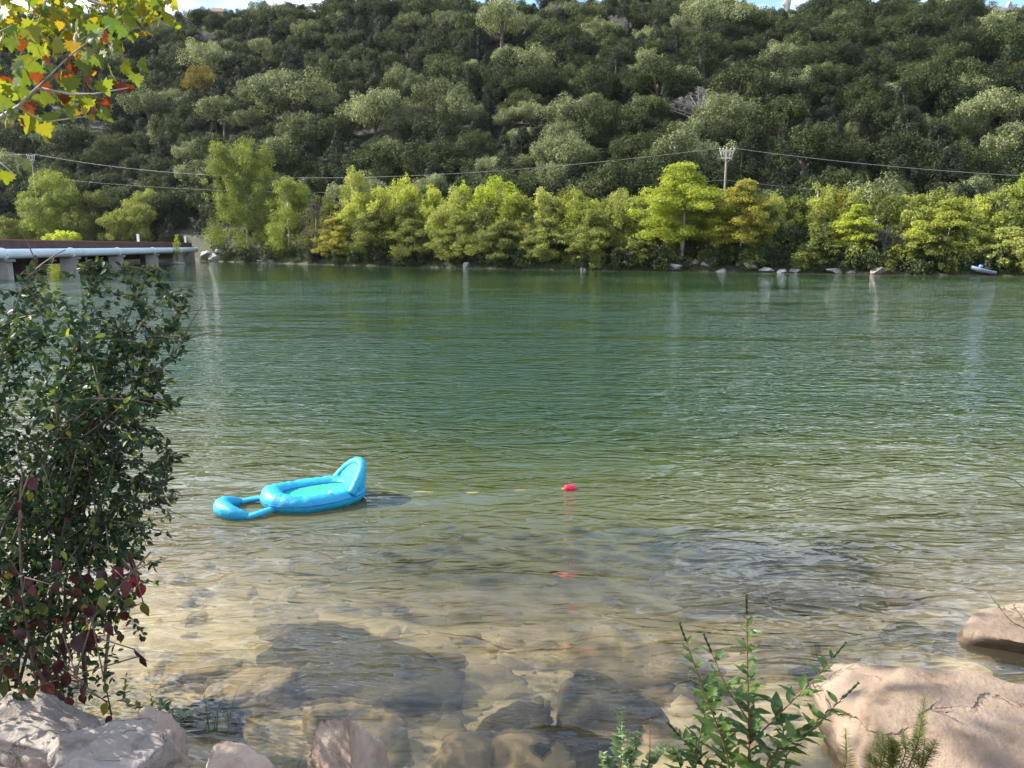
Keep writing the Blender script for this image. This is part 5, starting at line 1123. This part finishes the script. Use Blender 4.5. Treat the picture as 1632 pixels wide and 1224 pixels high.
fe = [([(1.42, 2.72, .35), w(1462, 1190), w(1468, 1150), w(1474, 1108)], .004), ([(1.38, 2.72, .35), w(1445, 1200), w(1440, 1165)], .003), ([(1.3, 2.72, .35), w(1410, 1210), w(1405, 1165)], .003), ([(1.24, 2.72, .35), w(1350, 1215), w(1348, 1160)], .003), ([(1.34, 2.72, .35), w(1425, 1205), w(1418, 1175)], .003), ([(1.48, 2.72, .35), w(1480, 1205), w(1492, 1180)], .003), ([(1.40, 2.72, .35), w(1430, 1205), w(1428, 1180)], .003)]
rw = np.random.default_rng(77)
for _ in range(9):
    fx = rw.uniform(1385, 1490); fe.append(([(1.38+rw.normal()*.06, 2.70, .35), w(fx, 1222), w(fx+rw.normal()*8, rw.uniform(1165, 1205))], .0022))
weed('feathery_weed', fe, (1.38, 2.72, .35), 'bright green feathery needle-leaved weed in front of the huge boulder', 'grass', lance(.15), .05, 'stem', .0085, 7, False, (.0, .15, .3, .5))
Yw = 4.2
weed('edge_weed', [([(3.55, 4.3, .2), w(1650, 1010), w(1610, 990), w(1575, 945)], .004), ([(3.55, 4.3, .2), w(1640, 1000), w(1612, 960)], .003)], (3.55, 4.3, .2), 'thin arching twig with yellow green tip leaves over the flat tan boulder', 'grass', lance(.7), .06, 'twig', .12, 9, False)
weed('edge_weed', [([(3.7, 4.3, .2), w(1660, 900), w(1632, 850)], .004), ([(3.7, 4.3, .2), w(1668, 920), w(1640, 880)], .003)], (3.7, 4.3, .2), 'yellow green leafy sprig beside the water past the huge boulder', 'grass', lance(.7), .09, 'twig', .05, 10, False)
def blades(name, base, n, h, spread, label, seed, mat='grass', lean=(0, 0)):
    r = np.random.default_rng(seed); base = np.array(base); mb = MB(); t = thing(name, base, label, 'grass')
    for i in range(n):
        a = r.uniform(0, 6.28); p0 = np.array((r.normal()*spread*.3, r.normal()*spread*.3, -.03)); hh = h*r.uniform(.5, 1.1); o_ = np.array((math.cos(a), math.sin(a), 0))*hh*r.uniform(.15, .6) + np.array((*lean, 0))*hh
        P = bez(p0, p0 + o_*.3 + np.array((0, 0, hh*.7)), p0 + o_ + np.array((0, 0, hh*r.uniform(.65, 1))), 6); wv = np.cross(unit(o_), (0, 0, 1))*.0035*r.uniform(.7, 1.4)
        k = np.linspace(1, .05, 6)[:, None]; V = np.concatenate([P-wv*k, P+wv*k]); F = [(q, q+1, 7+q, 6+q) for q in range(5)]
        link('blade', MB().add(V, F, r.random()).mesh('blade', M[mat]), t)
blades('grass_tuft', (-1.02, 3.42, .06), 46, .34, .22, 'yellow green grass tuft at the waterline left of the pointed pitted rock', 140)
blades('grass_tuft', (-.96, 3.12, .22), 22, .22, .14, 'short bright grass at the foot of the pointed pitted rock', 141, 'weed')
blades('grass_tuft', (-1.72, 3.98, .18), 12, .30, .10, 'sparse grass sprig behind the brown wedged rock', 142, 'weed')
gh = thing('grass_seed_head', (3.9, 4.6, .2), 'arching pale grass stalk with a feathery seed head over the water', 'grass')
Pg = np.concatenate([bez((3.9, 4.6, .2), P3(1690, 800, 4.5), P3(1625, 772, 4.5), 8), bez(P3(1618, 766, 4.5), P3(1590, 752, 4.5), P3(1556, 762, 4.5), 6)]) - np.array((3.9, 4.6, .2))
link('stem', MB().tube(Pg[:9], .003, 5).mesh('stem', M['stem']), gh); link('seed_head', MB().tube(Pg[8:], [.003, .007, .009, .008, .006, .002], 6).mesh('seed_head', M['grass']), gh)
Yw = 3.85
weed('young_weed', [([(-1.92, 3.86, .35), w(196, 1120), w(202, 1072)], .003)], (-1.92, 3.86, .35), 'bright yellow green young sprout behind the dappled slab', 'grass', lance(.9), .06, 'stem', .03, 11, False)
weed('young_weed', [([(-1.75, 3.95, .25), w(245, 1140), w(240, 1105)], .003), ([(-1.75, 3.95, .25), w(262, 1130), w(255, 1110)], .002)], (-1.75, 3.95, .25), 'small green sprout at the waterline beside the brown wedged rock', 'pale_weed', lance(1.0), .06, 'stem', .03, 12, False)

# ------------------------------------------------------------------ thin air between the banks
hm, hnt, hout = mat_new('haze'); hv = N(hnt, 'ShaderNodeVolumePrincipled'); hv.inputs['Density'].default_value = 0.00003; hv.inputs['Color'].default_value = (0.80, 0.88, 1.0, 1); hv.inputs['Anisotropy'].default_value = 0.3
hnt.links.new(hv.outputs[0], hout.inputs['Volume'])
hz_me = MB().box((0, 900, 50), (3200, 2720, 130)).mesh('haze', hm, False); hz_o = link('haze', hz_me); tag(hz_o, 'thin pale haze filling the river valley', 'haze', kind='stuff')
